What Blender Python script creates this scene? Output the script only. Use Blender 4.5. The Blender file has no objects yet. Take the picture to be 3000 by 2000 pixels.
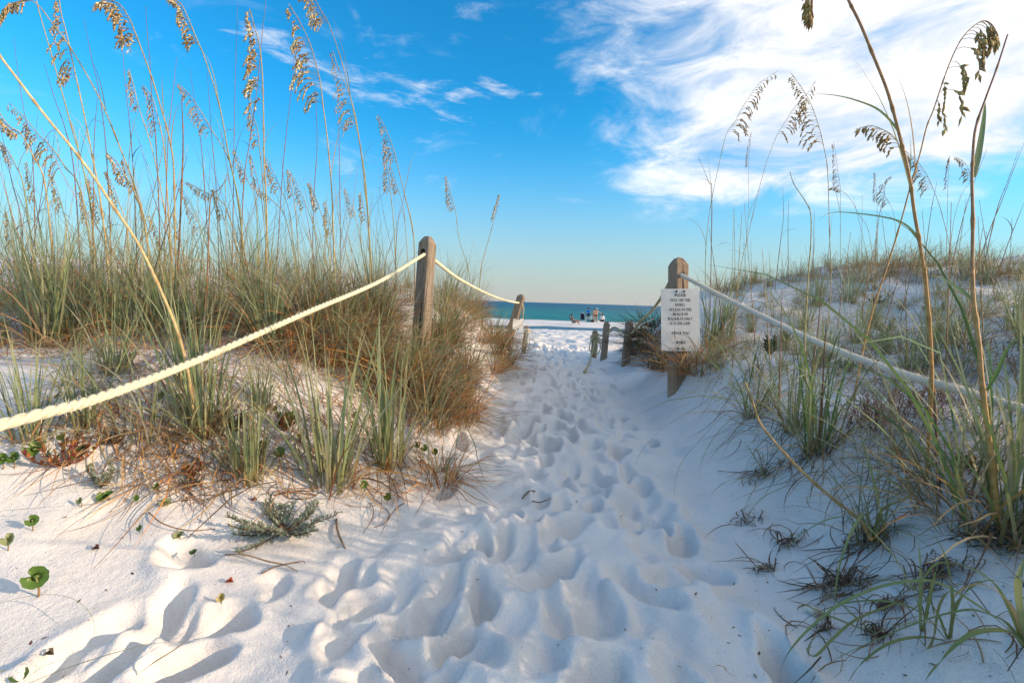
import bpy, bmesh, math, random
import numpy as np
from mathutils import Vector, Matrix

random.seed(7)
scene = bpy.context.scene
COL = scene.collection
R = math.radians

# ------------------------------------------------------------------ camera
CAM_Z = 0.83
FPX = 1333.0                       # 16 mm on a 36 mm sensor, in pixels of the 3000 px wide photograph
PITCH, ROLL = R(5.0), R(1.75)
cam_data = bpy.data.cameras.new('camera')
cam_data.sensor_width = 36.0
cam_data.lens = 16.0
cam_data.clip_start = 0.02
cam_data.clip_end = 60000.0
cam = bpy.data.objects.new('camera', cam_data)
COL.objects.link(cam)
FWD = Vector((0, math.cos(PITCH), -math.sin(PITCH)))
_r = Vector((1, 0, 0))
_u = Vector((0, math.sin(PITCH), math.cos(PITCH)))
RGT = _r * math.cos(ROLL) + _u * math.sin(ROLL)
UPV = -_r * math.sin(ROLL) + _u * math.cos(ROLL)
CAM = Vector((0, 0, CAM_Z))
cam.matrix_world = Matrix(((RGT.x, UPV.x, -FWD.x, CAM.x), (RGT.y, UPV.y, -FWD.y, CAM.y),
                           (RGT.z, UPV.z, -FWD.z, CAM.z), (0, 0, 0, 1)))
scene.camera = cam

# ------------------------------------------------------------------ sun, sky, exposure
SUN_EL, SUN_AZ = R(17.0), R(99.0)      # azimuth from +Y (view direction) towards +X (right)
sun_data = bpy.data.lights.new('sun', 'SUN')
sun_data.energy = 3.5
sun_data.angle = R(0.55)
sun_data.color = (1.0, 0.74, 0.50)
sun = bpy.data.objects.new('sun', sun_data)
COL.objects.link(sun)
SUN_DIR = Vector((math.sin(SUN_AZ) * math.cos(SUN_EL), math.cos(SUN_AZ) * math.cos(SUN_EL), math.sin(SUN_EL)))
sun.rotation_euler = SUN_DIR.to_track_quat('Z', 'Y').to_euler()
sun.location = (20, 2, 12)

scene.view_settings.view_transform = 'Standard'
scene.view_settings.look = 'None'
scene.view_settings.exposure = 0.68
scene.view_settings.gamma = 1.0
scene.view_settings.use_curve_mapping = False
scene.cycles.max_bounces = 4
scene.cycles.diffuse_bounces = 3
scene.cycles.use_adaptive_sampling = True
scene.cycles.adaptive_threshold = 0.04
scene.cycles.glossy_bounces = 2
scene.cycles.transmission_bounces = 3
scene.cycles.caustics_reflective = False
scene.cycles.caustics_refractive = False

def ray(px, py):
    return FWD + RGT * ((px - 1500.0) / FPX) + UPV * ((1000.0 - py) / FPX)

def azel(px, py):
    d = ray(px, py).normalized()
    return math.atan2(d.x, d.y), math.asin(d.z)

SKY_TINT = (0.17, 1.0, 1.16)
SKY_HAZE = (2.45, 2.27, 2.25)
CLOUD_LO, CLOUD_HI = (3.3, 3.6, 4.1), (5.0, 4.95, 4.9)
SKY_STRENGTH = 0.15

class NT:
    """small helper to write node trees"""
    def __init__(self, tree):
        self.t = tree
        tree.nodes.clear()
    def n(self, kind, **kw):
        nd = self.t.nodes.new(kind)
        for k, v in kw.items():
            setattr(nd, k, v)
        return nd
    def link(self, a, b):
        self.t.links.new(a, b)
    def put(self, sock, val):
        if isinstance(val, bpy.types.NodeSocket):
            self.link(val, sock)
        else:
            sock.default_value = val
    def math(self, op, a, b=0.0, c=0.0, clamp=False):
        nd = self.n('ShaderNodeMath', operation=op, use_clamp=clamp)
        self.put(nd.inputs[0], a); self.put(nd.inputs[1], b)
        if op in ('MULTIPLY_ADD', 'SMOOTH_MIN', 'SMOOTH_MAX', 'WRAP', 'COMPARE'):
            self.put(nd.inputs[2], c)
        return nd.outputs[0]
    def noise(self, vec, scale, detail=4.0, rough=0.55, dist=0.0):
        nd = self.n('ShaderNodeTexNoise')
        if vec is not None:
            self.link(vec, nd.inputs['Vector'])
        nd.inputs['Scale'].default_value = scale
        nd.inputs['Detail'].default_value = detail
        nd.inputs['Roughness'].default_value = rough
        nd.inputs['Distortion'].default_value = dist
        return nd.outputs[0]
    def smooth(self, val, lo, hi, a=0.0, b=1.0):
        nd = self.n('ShaderNodeMapRange', interpolation_type='SMOOTHSTEP')
        self.put(nd.inputs[0], val)
        nd.inputs[1].default_value = lo; nd.inputs[2].default_value = hi
        nd.inputs[3].default_value = a; nd.inputs[4].default_value = b
        return nd.outputs[0]
    def mix(self, fac, a, b, blend='MIX'):
        nd = self.n('ShaderNodeMix', data_type='RGBA', blend_type=blend)
        self.put(nd.inputs[0], fac)
        self.put(nd.inputs[6], a if isinstance(a, bpy.types.NodeSocket) else (*a, 1.0))
        self.put(nd.inputs[7], b if isinstance(b, bpy.types.NodeSocket) else (*b, 1.0))
        return nd.outputs[2]

world = bpy.data.worlds.new('World')
scene.world = world
world.use_nodes = True
w = NT(world.node_tree)
sky = w.n('ShaderNodeTexSky', sky_type='NISHITA')
sky.sun_disc = False
sky.sun_elevation = SUN_EL
sky.sun_rotation = SUN_AZ
sky.altitude = 0.0
sky.air_density = 1.0
sky.dust_density = 0.6
sky.ozone_density = 2.0
tc = w.n('ShaderNodeTexCoord')
sep = w.n('ShaderNodeSeparateXYZ')
w.link(tc.outputs['Generated'], sep.inputs[0])
az = w.math('ARCTAN2', sep.outputs[0], sep.outputs[1])
el = w.math('ARCSINE', sep.outputs[2])
# a deep, clean blue overhead that pales to sea haze at the horizon
hs = w.n('ShaderNodeHueSaturation')
hs.inputs['Hue'].default_value = 0.50
hs.inputs['Saturation'].default_value = 1.25
hs.inputs['Value'].default_value = 1.0
w.link(sky.outputs[0], hs.inputs['Color'])
skycol = w.mix(1.0, hs.outputs[0], SKY_TINT, 'MULTIPLY')
hz = w.smooth(el, R(-1), R(26), 1.0, 0.0)
hzp = w.math('POWER', hz, 2.0)
skycol = w.mix(w.math('MULTIPLY', hzp, 0.93), skycol, SKY_HAZE)
# a broken bank of high cloud: it begins right of the path and stands on a flat base; unseen cover overhead and behind is added to whiten the fill
cv = w.n('ShaderNodeCombineXYZ')
w.link(w.math('MULTIPLY', az, 3.2), cv.inputs[0])
w.link(w.math('MULTIPLY', el, 8.5), cv.inputs[1])
n1 = w.noise(cv.outputs[0], 1.5, 6.0, 0.62, 0.6)
fr = w.smooth(w.math('ADD', az, w.math('MULTIPLY', el, 0.25)), R(5), R(36))
fb = w.smooth(w.math('MULTIPLY', az, -1.0), R(120), R(170), 0.0, 0.6)
fo = w.smooth(el, R(46), R(70), 0.0, 0.40)
field = w.math('MAXIMUM', w.math('MAXIMUM', fr, fb), fo)
d1 = w.math('ADD', w.math('MULTIPLY', field, 0.95), w.math('MULTIPLY', w.math('SUBTRACT', n1, 0.5), 1.9))
gate = w.smooth(w.math('ADD', el, w.math('MULTIPLY', w.math('SUBTRACT', n1, 0.5), 0.22)), R(10.0), R(15.0))
c1 = w.math('MULTIPLY', w.smooth(d1, 0.10, 1.05), gate)
cv2 = w.n('ShaderNodeCombineXYZ')
w.link(w.math('MULTIPLY', az, 5.0), cv2.inputs[0])
w.link(w.math('MULTIPLY_ADD', el, 20.0, w.math('MULTIPLY', az, 1.2)), cv2.inputs[1])
n2 = w.noise(cv2.outputs[0], 1.9, 5.0, 0.66, 0.5)
def blob(px, py, rx, ry, rot, amp):
    a0, e0 = azel(px, py)
    ra, re = rx / FPX, ry / FPX
    da = w.math('SUBTRACT', az, a0)
    de = w.math('SUBTRACT', el, e0)
    c, s = math.cos(R(rot)), math.sin(R(rot))
    u = w.math('ADD', w.math('MULTIPLY', da, c / ra), w.math('MULTIPLY', de, s / ra))
    v = w.math('ADD', w.math('MULTIPLY', da, -s / re), w.math('MULTIPLY', de, c / re))
    r2 = w.math('ADD', w.math('MULTIPLY', u, u), w.math('MULTIPLY', v, v))
    return w.math('MULTIPLY', w.math('EXPONENT', w.math('MULTIPLY', r2, -1.0)), amp)
WISP = [(1060, 250, 330, 62, -7, 0.52), (1440, 255, 170, 34, 6, 0.42), (1850, 320, 220, 40, -8, 0.40), (1900, 440, 160, 40, 0, 0.40), (780, 95, 80, 45, -20, 0.30), (1250, 415, 90, 22, -6, 0.30)]
wt_ = blob(*WISP[0])
for b_ in WISP[1:]:
    wt_ = w.math('ADD', wt_, blob(*b_))
d2 = w.math('ADD', wt_, w.math('MULTIPLY', w.math('SUBTRACT', n2, 0.5), 1.5))
c2 = w.math('MULTIPLY', w.smooth(d2, 0.34, 0.95), 0.95)
dens = w.math('MAXIMUM', c1, c2)
cloudcol = w.mix(w.smooth(n1, 0.35, 0.7), CLOUD_LO, CLOUD_HI)
skycol = w.mix(dens, skycol, cloudcol)
bg = w.n('ShaderNodeBackground')
w.link(skycol, bg.inputs[0])
bg.inputs[1].default_value = SKY_STRENGTH
world.cycles.sampling_method = 'MANUAL'
world.cycles.sample_map_resolution = 512
wo = w.n('ShaderNodeOutputWorld')
w.link(bg.outputs[0], wo.inputs[0])

# ------------------------------------------------------------------ terrain
def hsh(ix, iy, s):
    n = (ix * 374761393 + iy * 668265263 + s * 144665) & 0xffffffff
    n = ((n ^ (n >> 13)) * 1274126177) & 0xffffffff
    return ((n ^ (n >> 16)) & 0xffff) / 65535.0

def vn(x, y, s=0):
    x = np.asarray(x, float); y = np.asarray(y, float)
    ix = np.floor(x).astype(np.int64); iy = np.floor(y).astype(np.int64)
    fx = x - ix; fy = y - iy
    fx = fx * fx * fx * (fx * (fx * 6 - 15) + 10); fy = fy * fy * fy * (fy * (fy * 6 - 15) + 10)
    a = hsh(ix, iy, s); b = hsh(ix + 1, iy, s); c = hsh(ix, iy + 1, s); d = hsh(ix + 1, iy + 1, s)
    return (a * (1 - fx) + b * fx) * (1 - fy) + (c * (1 - fx) + d * fx) * fy - 0.5

def sst(t):
    t = np.clip(t, 0, 1)
    return t * t * (3 - 2 * t)

I = np.interp
def path_mid(y): return I(y, [-6, 0, 1, 3.6, 7, 9, 20], [0.0, 0.05, 0.12, 0.49, 0.72, 0.85, 1.2])
def path_half(y): return I(y, [-6, 1, 3.6, 7, 9], [0.5, 0.46, 0.5, 0.58, 0.8])

def ground(x, y):
    """height of the undisturbed sand"""
    x = np.asarray(x, float); y = np.asarray(y, float)
    wob = 0.25 * vn(x * 0.9, y * 0.9, 3)
    mid, half = path_mid(y), path_half(y)
    z = I(y, [-8, 0, 4, 7.5, 12, 39, 40.2, 44.6, 46.2, 51, 60, 69, 90], [0.1, 0.02, 0.0, 0.0, -0.2, -1.47, -1.75, -1.75, -1.46, -1.36, -1.45, -1.98, -3.2])
    s = (mid - half) - x + wob
    al = I(y, [-8, 0.5, 1.2, 2.0, 2.5, 3.2, 4.3, 5.2, 6.2, 7.2, 8.6], [0.5, 0.20, 0.30, 0.55, 0.53, 0.66, 0.86, 0.98, 0.78, 0.30, 0.0])
    wl = I(y, [0, 1.5, 2.5, 3.3, 5, 7], [1.9, 1.6, 1.25, 0.95, 0.85, 0.8])
    left = al * sst(s / wl) + 0.03 * np.clip(s - wl, 0, 6) * I(y, [0, 3, 6, 8], [0.5, 1, 1, 0])
    t = x - (mid + half) - 0.5 * wob
    ar = I(y, [-8, 1, 2, 3.5, 4.4, 5.2, 6.2, 7.0, 7.8, 8.6], [0.3, 0.24, 0.30, 0.37, 0.55, 0.68, 0.76, 0.68, 0.30, 0.0])
    wr = I(y, [0, 2, 3.5, 5, 6.5, 8], [0.8, 0.7, 0.5, 1.0, 1.5, 1.5])
    gr = I(y, [-8, 1, 2.2, 4.5, 6.2, 7.4, 8.6], [0.15, 0.16, 0.16, 0.21, 0.25, 0.17, 0.0])
    cap = I(y, [-8, 0, 2, 3, 4.5, 6.3, 7.5, 8.8], [1.0, 1.0, 1.0, 1.02, 1.30, 1.58, 1.3, 0.1])
    rr = ar * sst(t / wr) + gr * np.clip(t - 0.3, 0, 9)
    rr = np.where(rr > cap - 0.15, cap - 0.15 + 0.15 * np.tanh((rr - cap + 0.15) / 0.15), rr)
    ridge = 0.30 * np.exp(-((x - 3.45 - 0.05 * y) / 0.75) ** 2) * I(y, [-8, 1.8, 3.0, 3.6], [1.0, 1.0, 0.35, 0.0])  # rise added out of view on the right to shade the near path
    dune = left + rr + ridge
    z = z + dune
    # lumps on the dunes, none on the far beach
    m = np.clip(dune / 0.25, 0, 1)
    z = z + m * (0.16 * vn(x * 1.3, y * 1.3, 11) + 0.08 * vn(x * 3.1, y * 3.1, 12) + 0.035 * vn(x * 7.0, y * 7.0, 13))
    z = z + 0.05 * vn(x * 1.1, y * 1.1, 21) * (1 - m) * (y < 9)
    z = z + I(y, [39, 48, 50, 60, 66], [0, 0, 1, 1, 0]) * (0.12 * vn(x * 0.30, y * 0.4, 5))
    z = z + I(y, [44, 45.5, 46.6, 48.5], [0, 1, 1, 0]) * 0.35 * vn(x * 0.28, y * 0.1, 15)
    # the slope to the shore, trampled all over
    bm = I(y, [7.6, 9.5, 37, 40], [0, 1, 1, 0]) * (1 - m)
    z = z + bm * (0.10 * vn(x * 1.9, y * 1.4, 31) + 0.11 * vn(x * 3.4, y * 2.4, 32) + 0.045 * vn(x * 7.5, y * 5.5, 33))
    return z

def gz(x, y):
    return float(ground(np.array([x]), np.array([y]))[0])

_T = np.concatenate([np.geomspace(0.35, 12, 1500), np.linspace(12.02, 80, 900)])
_HX, _HY, _HS = -9.0, -0.5, 0.02
_hx = np.arange(_HX, 10.0, _HS); _hy = np.arange(_HY, 10.2, _HS)
_HM = ground(*np.meshgrid(_hx, _hy))
def _look(X, Y):
    i = (X - _HX) / _HS; j = (Y - _HY) / _HS
    i0 = np.clip(i.astype(int), 0, len(_hx) - 2); j0 = np.clip(j.astype(int), 0, len(_hy) - 2)
    fi = np.clip(i - i0, 0, 1); fj = np.clip(j - j0, 0, 1)
    return (_HM[j0, i0] * (1 - fi) + _HM[j0, i0 + 1] * fi) * (1 - fj) + (_HM[j0 + 1, i0] * (1 - fi) + _HM[j0 + 1, i0 + 1] * fi) * fj
def G(px, py):
    """where the sight line of a picture point meets the sand"""
    d = ray(px, py)
    for look, T in ((_look, _T[:1450]), (ground, _T)):
        X = d.x * T; Y = d.y * T; Z = CAM_Z + d.z * T
        f = Z - look(X, Y)
        k = np.where(f < 0)[0]
        if len(k): break
    if len(k) == 0:                     # above the skyline: take the crest below it
        return G(px, py + 12) if py < 2500 else None
    k = k[0]
    if k == 0:
        t = T[0]
    else:
        t = T[k - 1] + (T[k] - T[k - 1]) * f[k - 1] / (f[k - 1] - f[k])
    x, y = d.x * t, d.y * t
    return Vector((x, y, float(_look(np.array([x]), np.array([y]))[0]) if y < 10 else gz(x, y)))

def depth_of(p):
    return (p - CAM).dot(FWD)

def P(px, py, depth):
    return CAM + ray(px, py) * depth

# ------------------------------------------------------------------ mesh helpers
class MB:
    def __init__(self):
        self.v, self.f, self.c = [], [], []
    def add(self, vs, fs, col):
        o = len(self.v)
        self.v.extend(vs)
        self.f.extend([tuple(i + o for i in q) for q in fs])
        if col and isinstance(col[0], (tuple, list)):
            self.c.extend(col)
        else:
            self.c.extend([col or (1, 1, 1)] * len(vs))
    def mesh(self, name, mat, smooth=True):
        me = bpy.data.meshes.new(name)
        me.from_pydata([tuple(p) for p in self.v], [], self.f)
        at = me.attributes.new('Col', 'FLOAT_COLOR', 'POINT')
        arr = np.ones((len(self.v), 4), np.float32)
        if self.c:
            arr[:, :3] = np.array(self.c, np.float32)
        at.data.foreach_set('color', arr.ravel())
        if smooth:
            me.polygons.foreach_set('use_smooth', np.ones(len(me.polygons), bool))
        me.materials.append(mat)
        me.update()
        return me
    def build(self, name, mat, parent=None, smooth=True, loc=None):
        o = bpy.data.objects.new(name, self.mesh(name, mat, smooth))
        COL.objects.link(o)
        if parent is not None:
            o.parent = parent
        if loc is not None:
            o.location = loc
        return o

def link(name, me, parent=None, kind=None):
    o = bpy.data.objects.new(name, me)
    COL.objects.link(o)
    if parent is not None:
        o.parent = parent
    if kind:
        o['kind'] = kind
    return o

def tag(o, label=None, cat=None, group=None, kind=None):
    if label: o['label'] = label
    if cat: o['category'] = cat
    if group: o['group'] = group
    if kind: o['kind'] = kind
    return o

def empty(name, loc, label=None, cat=None, group=None, rz=0.0, sc=1.0):
    o = bpy.data.objects.new(name, None)
    o.empty_display_size = 0.05
    COL.objects.link(o)
    o.location = loc
    o.rotation_euler = (0, 0, rz)
    o.scale = (sc, sc, sc)
    return tag(o, label, cat, group)

def local(root, pts):
    b = Vector(root.location)
    return [Vector(p) - b for p in pts]

def frame(t, hint=Vector((0, 0, 1))):
    s = t.cross(hint)
    if s.length < 1e-5:
        s = t.cross(Vector((1, 0, 0)))
    s.normalize()
    n = s.cross(t).normalized()
    return s, n

def tangents(pts):
    out = []
    for i in range(len(pts)):
        a = pts[max(0, i - 1)]; b = pts[min(len(pts) - 1, i + 1)]
        d = b - a
        out.append(d.normalized() if d.length > 1e-9 else Vector((0, 0, 1)))
    return out

def spline(pts, n):
    """Catmull-Rom through pts, n samples"""
    m = len(pts)
    if m == 2:
        return [pts[0].lerp(pts[1], i / (n - 1)) for i in range(n)]
    out = []
    for i in range(n):
        u = i / (n - 1) * (m - 1)
        k = min(int(u), m - 2); t = u - k
        p1, p2 = pts[k], pts[k + 1]
        p0 = pts[k - 1] if k > 0 else p1 * 2 - p2
        p3 = pts[k + 2] if k + 2 < m else p2 * 2 - p1
        out.append(0.5 * ((2 * p1) + (p2 - p0) * t + (2 * p0 - 5 * p1 + 4 * p2 - p3) * t * t + (3 * p1 - p0 - 3 * p2 + p3) * t ** 3))
    return out

def mixc(a, b, t):
    return tuple(a[i] * (1 - t) + b[i] * t for i in range(3))

def jit(c, k=0.18):
    f = 1 + random.uniform(-k, k)
    return tuple(max(0.004, ch * f * (1 + random.uniform(-k, k) * 0.35)) for ch in c)

def ribbon(mb, pts, wd, c0, c1, roll=0.0, fold=False, hint=Vector((0, 0, 1)), taper=1.6, root=0.7):
    ts = tangents(pts); n = len(pts)
    vs, cs = [], []
    for i, p in enumerate(pts):
        u = i / (n - 1)
        prof = (root + (1 - root) * min(1, u * 4)) * (1 - u ** taper) + 0.02
        s, nn = frame(ts[i], hint)
        if roll:
            a = roll * (0.5 + u)
            s = s * math.cos(a) + nn * math.sin(a)
            nn = s.cross(ts[i])
        h = s * (wd * 0.5 * prof)
        col = mixc(c0, c1, u)
        if fold:
            vs += [p - h, p - nn * (wd * 0.22 * prof), p + h]; cs += [col, mixc(col, (1, 1, 1), 0.02), col]
        else:
            vs += [p - h, p + h]; cs += [col, col]
    k = 3 if fold else 2
    fs = []
    for i in range(n - 1):
        for j in range(k - 1):
            a = i * k + j
            fs.append((a, a + 1, a + k + 1, a + k))
    mb.add(vs, fs, cs)

def tube(mb, pts, rad, col, n=5, cap=True):
    ts = tangents(pts); m = len(pts)
    vs, cs, fs = [], [], []
    s0, _ = frame(ts[0])
    col = col or (1, 1, 1)
    for i, p in enumerate(pts):
        s0 = (s0 - ts[i] * s0.dot(ts[i]))
        s0.normalize()
        nn = ts[i].cross(s0)
        r = rad[i] if isinstance(rad, (list, tuple)) else rad
        c = col[i] if isinstance(col, list) else col
        for k in range(n):
            a = 2 * math.pi * k / n
            vs.append(p + s0 * (r * math.cos(a)) + nn * (r * math.sin(a))); cs.append(c)
    for i in range(m - 1):
        for k in range(n):
            a = i * n + k; b = i * n + (k + 1) % n
            fs.append((a, b, b + n, a + n))
    if cap:
        fs.append(tuple(range(n - 1, -1, -1))); fs.append(tuple(range((m - 1) * n, m * n)))
    mb.add(vs, fs, cs)

def lens(mb, p, t, side, L, W, T, col):
    """a small flattened seed: spindle with six corners"""
    nn = t.cross(side).normalized()
    m = p + t * (L * 0.42)
    vs = [p, m + side * (W / 2), m + nn * (T / 2), m - side * (W / 2), m - nn * (T / 2), p + t * L]
    mb.add(vs, [(0, 2, 1), (0, 3, 2), (0, 4, 3), (0, 1, 4), (5, 1, 2), (5, 2, 3), (5, 3, 4), (5, 4, 1)], col)

def box(mb, c, sx, sy, sz, col, rot=None, bev=0.0):
    vs = []
    for dx in (-1, 1):
        for dy in (-1, 1):
            for dz in (-1, 1):
                p = Vector((dx * sx / 2, dy * sy / 2, dz * sz / 2))
                if rot is not None:
                    p = rot @ p
                vs.append(Vector(c) + p)
    mb.add(vs, [(0, 1, 3, 2), (4, 6, 7, 5), (0, 4, 5, 1), (2, 3, 7, 6), (0, 2, 6, 4), (1, 5, 7, 3)], col)

# ------------------------------------------------------------------ materials
def material(name):
    m = bpy.data.materials.new(name)
    m.use_nodes = True
    return m, NT(m.node_tree)

def principled(nt, col, rough=0.7, spec=0.3, bump=None):
    b = nt.n('ShaderNodeBsdfPrincipled')
    nt.put(b.inputs['Base Color'], col if isinstance(col, bpy.types.NodeSocket) else (*col, 1))
    nt.put(b.inputs['Roughness'], rough)
    b.inputs['Specular IOR Level'].default_value = spec
    if bump is not None:
        nt.link(bump, b.inputs['Normal'])
    return b

def out(nt, sh):
    o = nt.n('ShaderNodeOutputMaterial')
    nt.link(sh.outputs[0] if hasattr(sh, 'outputs') else sh, o.inputs[0])

def bump(nt, h, strength, dist, prev=None):
    b = nt.n('ShaderNodeBump')
    nt.link(h, b.inputs['Height'])
    b.inputs['Strength'].default_value = strength
    b.inputs['Distance'].default_value = dist
    if prev is not None:
        nt.link(prev, b.inputs['Normal'])
    return b.outputs[0]

def plain(name, col, rough=0.6, spec=0.3, var=0.12, scale=40.0):
    m, nt = material(name)
    g = nt.n('ShaderNodeNewGeometry')
    no = nt.noise(g.outputs['Position'], scale, 4)
    c = nt.mix(no, tuple(ch * (1 - var) for ch in col), tuple(min(1, ch * (1 + var)) for ch in col))
    out(nt, principled(nt, c, rough, spec, bump(nt, no, 0.2, 0.002)))
    return m

def mat_sand():
    m, nt = material('white_quartz_sand')
    g = nt.n('ShaderNodeNewGeometry')
    pos = g.outputs['Position']
    big = nt.noise(pos, 0.8, 2, 0.6)
    fine = nt.noise(pos, 330.0, 1, 0.7)
    mid = nt.noise(pos, 30.0, 4, 0.68)
    col = nt.mix(big, (0.67, 0.655, 0.64), (0.74, 0.725, 0.71))
    mott = nt.noise(pos, 5.0, 3, 0.6)
    col = nt.mix(nt.smooth(mott, 0.35, 0.7, 0.0, 0.35), col, (0.60, 0.57, 0.54))
    speck = nt.smooth(fine, 0.60, 0.72)
    col = nt.mix(nt.math('MULTIPLY', speck, 0.42), col, (0.40, 0.34, 0.28))
    # wet, darker grains low by the water
    sp = nt.n('ShaderNodeSeparateXYZ'); nt.link(pos, sp.inputs[0])
    wet = nt.smooth(sp.outputs[2], -1.66, -1.46, 1.0, 0.0)
    col = nt.mix(nt.math('MULTIPLY', wet, 0.75), col, (0.46, 0.38, 0.29))
    b = bump(nt, nt.math('ADD', mid, nt.math('MULTIPLY', fine, 0.30)), 0.9, 0.007)
    out(nt, principled(nt, col, 0.85, 0.15, b))
    return m

def mat_leafy(name, trans=0.3, rough=0.5, spec=0.25):
    m, nt = material(name)
    at = nt.n('ShaderNodeAttribute'); at.attribute_name = 'Col'
    b = principled(nt, at.outputs['Color'], rough, spec)
    t = nt.n('ShaderNodeBsdfTranslucent')
    nt.link(at.outputs['Color'], t.inputs[0])
    mx = nt.n('ShaderNodeMixShader')
    mx.inputs[0].default_value = trans
    nt.link(b.outputs[0], mx.inputs[1]); nt.link(t.outputs[0], mx.inputs[2])
    out(nt, mx)
    return m

def mat_attr(name, rough=0.65, spec=0.25, nscale=60.0):
    m, nt = material(name)
    at = nt.n('ShaderNodeAttribute'); at.attribute_name = 'Col'
    g = nt.n('ShaderNodeNewGeometry')
    no = nt.noise(g.outputs['Position'], nscale, 4, 0.6)
    k = nt.smooth(no, 0.25, 0.75, 0.72, 1.25)
    mul = nt.n('ShaderNodeVectorMath', operation='SCALE')
    nt.link(at.outputs['Color'], mul.inputs[0]); nt.link(k, mul.inputs['Scale'])
    out(nt, principled(nt, mul.outputs[0], rough, spec, bump(nt, no, 0.3, 0.001)))
    return m

def mat_wood(name, a, b_, tint=(0.2, 0.17, 0.14)):
    m, nt = material(name)
    tcn = nt.n('ShaderNodeTexCoord')
    mp = nt.n('ShaderNodeMapping')
    nt.link(tcn.outputs['Object'], mp.inputs[0])
    mp.inputs['Scale'].default_value = (26, 26, 1.6)
    g1 = nt.noise(mp.outputs[0], 3.2, 6, 0.65, 0.9)
    mp2 = nt.n('ShaderNodeMapping')
    nt.link(tcn.outputs['Object'], mp2.inputs[0])
    mp2.inputs['Scale'].default_value = (120, 120, 4)
    g2 = nt.noise(mp2.outputs[0], 2.0, 4, 0.6)
    blot = nt.noise(tcn.outputs['Object'], 7.0, 4, 0.6)
    c = nt.mix(nt.smooth(g1, 0.3, 0.7), a, b_)
    c = nt.mix(nt.smooth(g2, 0.55, 0.72, 0.0, 0.6), c, tint)
    c = nt.mix(nt.smooth(blot, 0.5, 0.75, 0.0, 0.5), c, mixc(a, (0.42, 0.37, 0.33), 0.6))
    bm_ = bump(nt, g1, 0.6, 0.006)
    bm_ = bump(nt, g2, 0.5, 0.002, bm_)
    out(nt, principled(nt, c, 0.82, 0.15, bm_))
    return m

def mat_rope(name, a, b_, trans=0.0):
    m, nt = material(name)
    tcn = nt.n('ShaderNodeTexCoord')
    f1 = nt.noise(tcn.outputs['Object'], 260.0, 3, 0.6)
    f2 = nt.noise(tcn.outputs['Object'], 6.0, 4, 0.6)
    c = nt.mix(f2, a, b_)
    c = nt.mix(nt.smooth(f1, 0.5, 0.75, 0, 0.35), c, tuple(x * 0.55 for x in a))
    sh = principled(nt, c, 0.75, 0.2, bump(nt, f1, 0.5, 0.002))
    if trans:                          # loose cotton lets some light through
        t = nt.n('ShaderNodeBsdfTranslucent'); nt.link(c, t.inputs[0])
        mx = nt.n('ShaderNodeMixShader'); mx.inputs[0].default_value = trans
        nt.link(sh.outputs[0], mx.inputs[1]); nt.link(t.outputs[0], mx.inputs[2]); sh = mx
    out(nt, sh)
    return m

def mat_sea():
    m, nt = material('sea_water')
    g = nt.n('ShaderNodeNewGeometry')
    sp = nt.n('ShaderNodeSeparateXYZ'); nt.link(g.outputs['Position'], sp.inputs[0])
    y = sp.outputs[1]
    mp = nt.n('ShaderNodeMapping'); nt.link(g.outputs['Position'], mp.inputs[0])
    mp.inputs['Scale'].default_value = (0.25, 1.0, 1.0)
    pat = nt.noise(mp.outputs[0], 0.035, 5, 0.6, 0.3)
    ly = nt.math('LOGARITHM', nt.math('MAXIMUM', y, 60.0), 10.0)
    depth = nt.smooth(nt.math('ADD', ly, nt.math('MULTIPLY', nt.math('SUBTRACT', pat, 0.5), 0.9)), 1.85, 2.75)
    col = nt.mix(depth, (0.0, 0.21, 0.20), (0.002, 0.075, 0.15))
    st = nt.noise(mp.outputs[0], 0.11, 4, 0.7, 0.4)
    col = nt.mix(nt.smooth(st, 0.35, 0.65, 0.0, 0.75), col, nt.mix(depth, (0.0, 0.12, 0.13), (0.002, 0.045, 0.10)))
    wv = nt.noise(mp.outputs[0], 0.55, 5, 0.65, 0.2)
    rp = nt.noise(mp.outputs[0], 2.6, 4, 0.6)
    foam = nt.smooth(nt.math('ADD', wv, nt.math('MULTIPLY', rp, 0.35)), 0.86, 0.95, 0, 0.5)
    col = nt.mix(foam, col, (0.75, 0.80, 0.80))
    b = bump(nt, wv, 1.0, 0.9)
    b = bump(nt, rp, 0.8, 0.18, b)
    out(nt, principled(nt, col, 0.35, 0.08, b))
    return m

def mat_pool():
    m, nt = material('still_pool_water')
    g = nt.n('ShaderNodeNewGeometry')
    no = nt.noise(g.outputs['Position'], 3.0, 3, 0.5)
    out(nt, principled(nt, (0.03, 0.10, 0.18), 0.35, 0.1, bump(nt, no, 0.15, 0.03)))
    return m

SAND = mat_sand()
LEAF = mat_leafy('grass_blade', 0.32, 0.5)
DRY = mat_leafy('dry_grass_blade', 0.22, 0.75, 0.1)
STEM = mat_attr('stalk')
SEED = mat_leafy('seed_head', 0.18, 0.7, 0.15)
BROAD = mat_leafy('broad_leaf', 0.25, 0.38, 0.4)
WOOD = mat_wood('weathered_post_wood', (0.15, 0.115, 0.083), (0.34, 0.27, 0.205))
WOODW = mat_wood('warm_brown_post_wood', (0.20, 0.135, 0.09), (0.36, 0.265, 0.19))
ROPEY = mat_rope('cream_yellow_rope', (0.66, 0.58, 0.39), (0.76, 0.70, 0.52))
ROPEW = mat_rope('white_rope', (0.84, 0.79, 0.69), (0.92, 0.89, 0.82), 0.5)
FUZZ = mat_leafy('rope_fuzz', 0.5, 0.8, 0.1)
ROPEO = mat_rope('aged_tan_rope', (0.36, 0.31, 0.17), (0.52, 0.46, 0.28))
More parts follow.
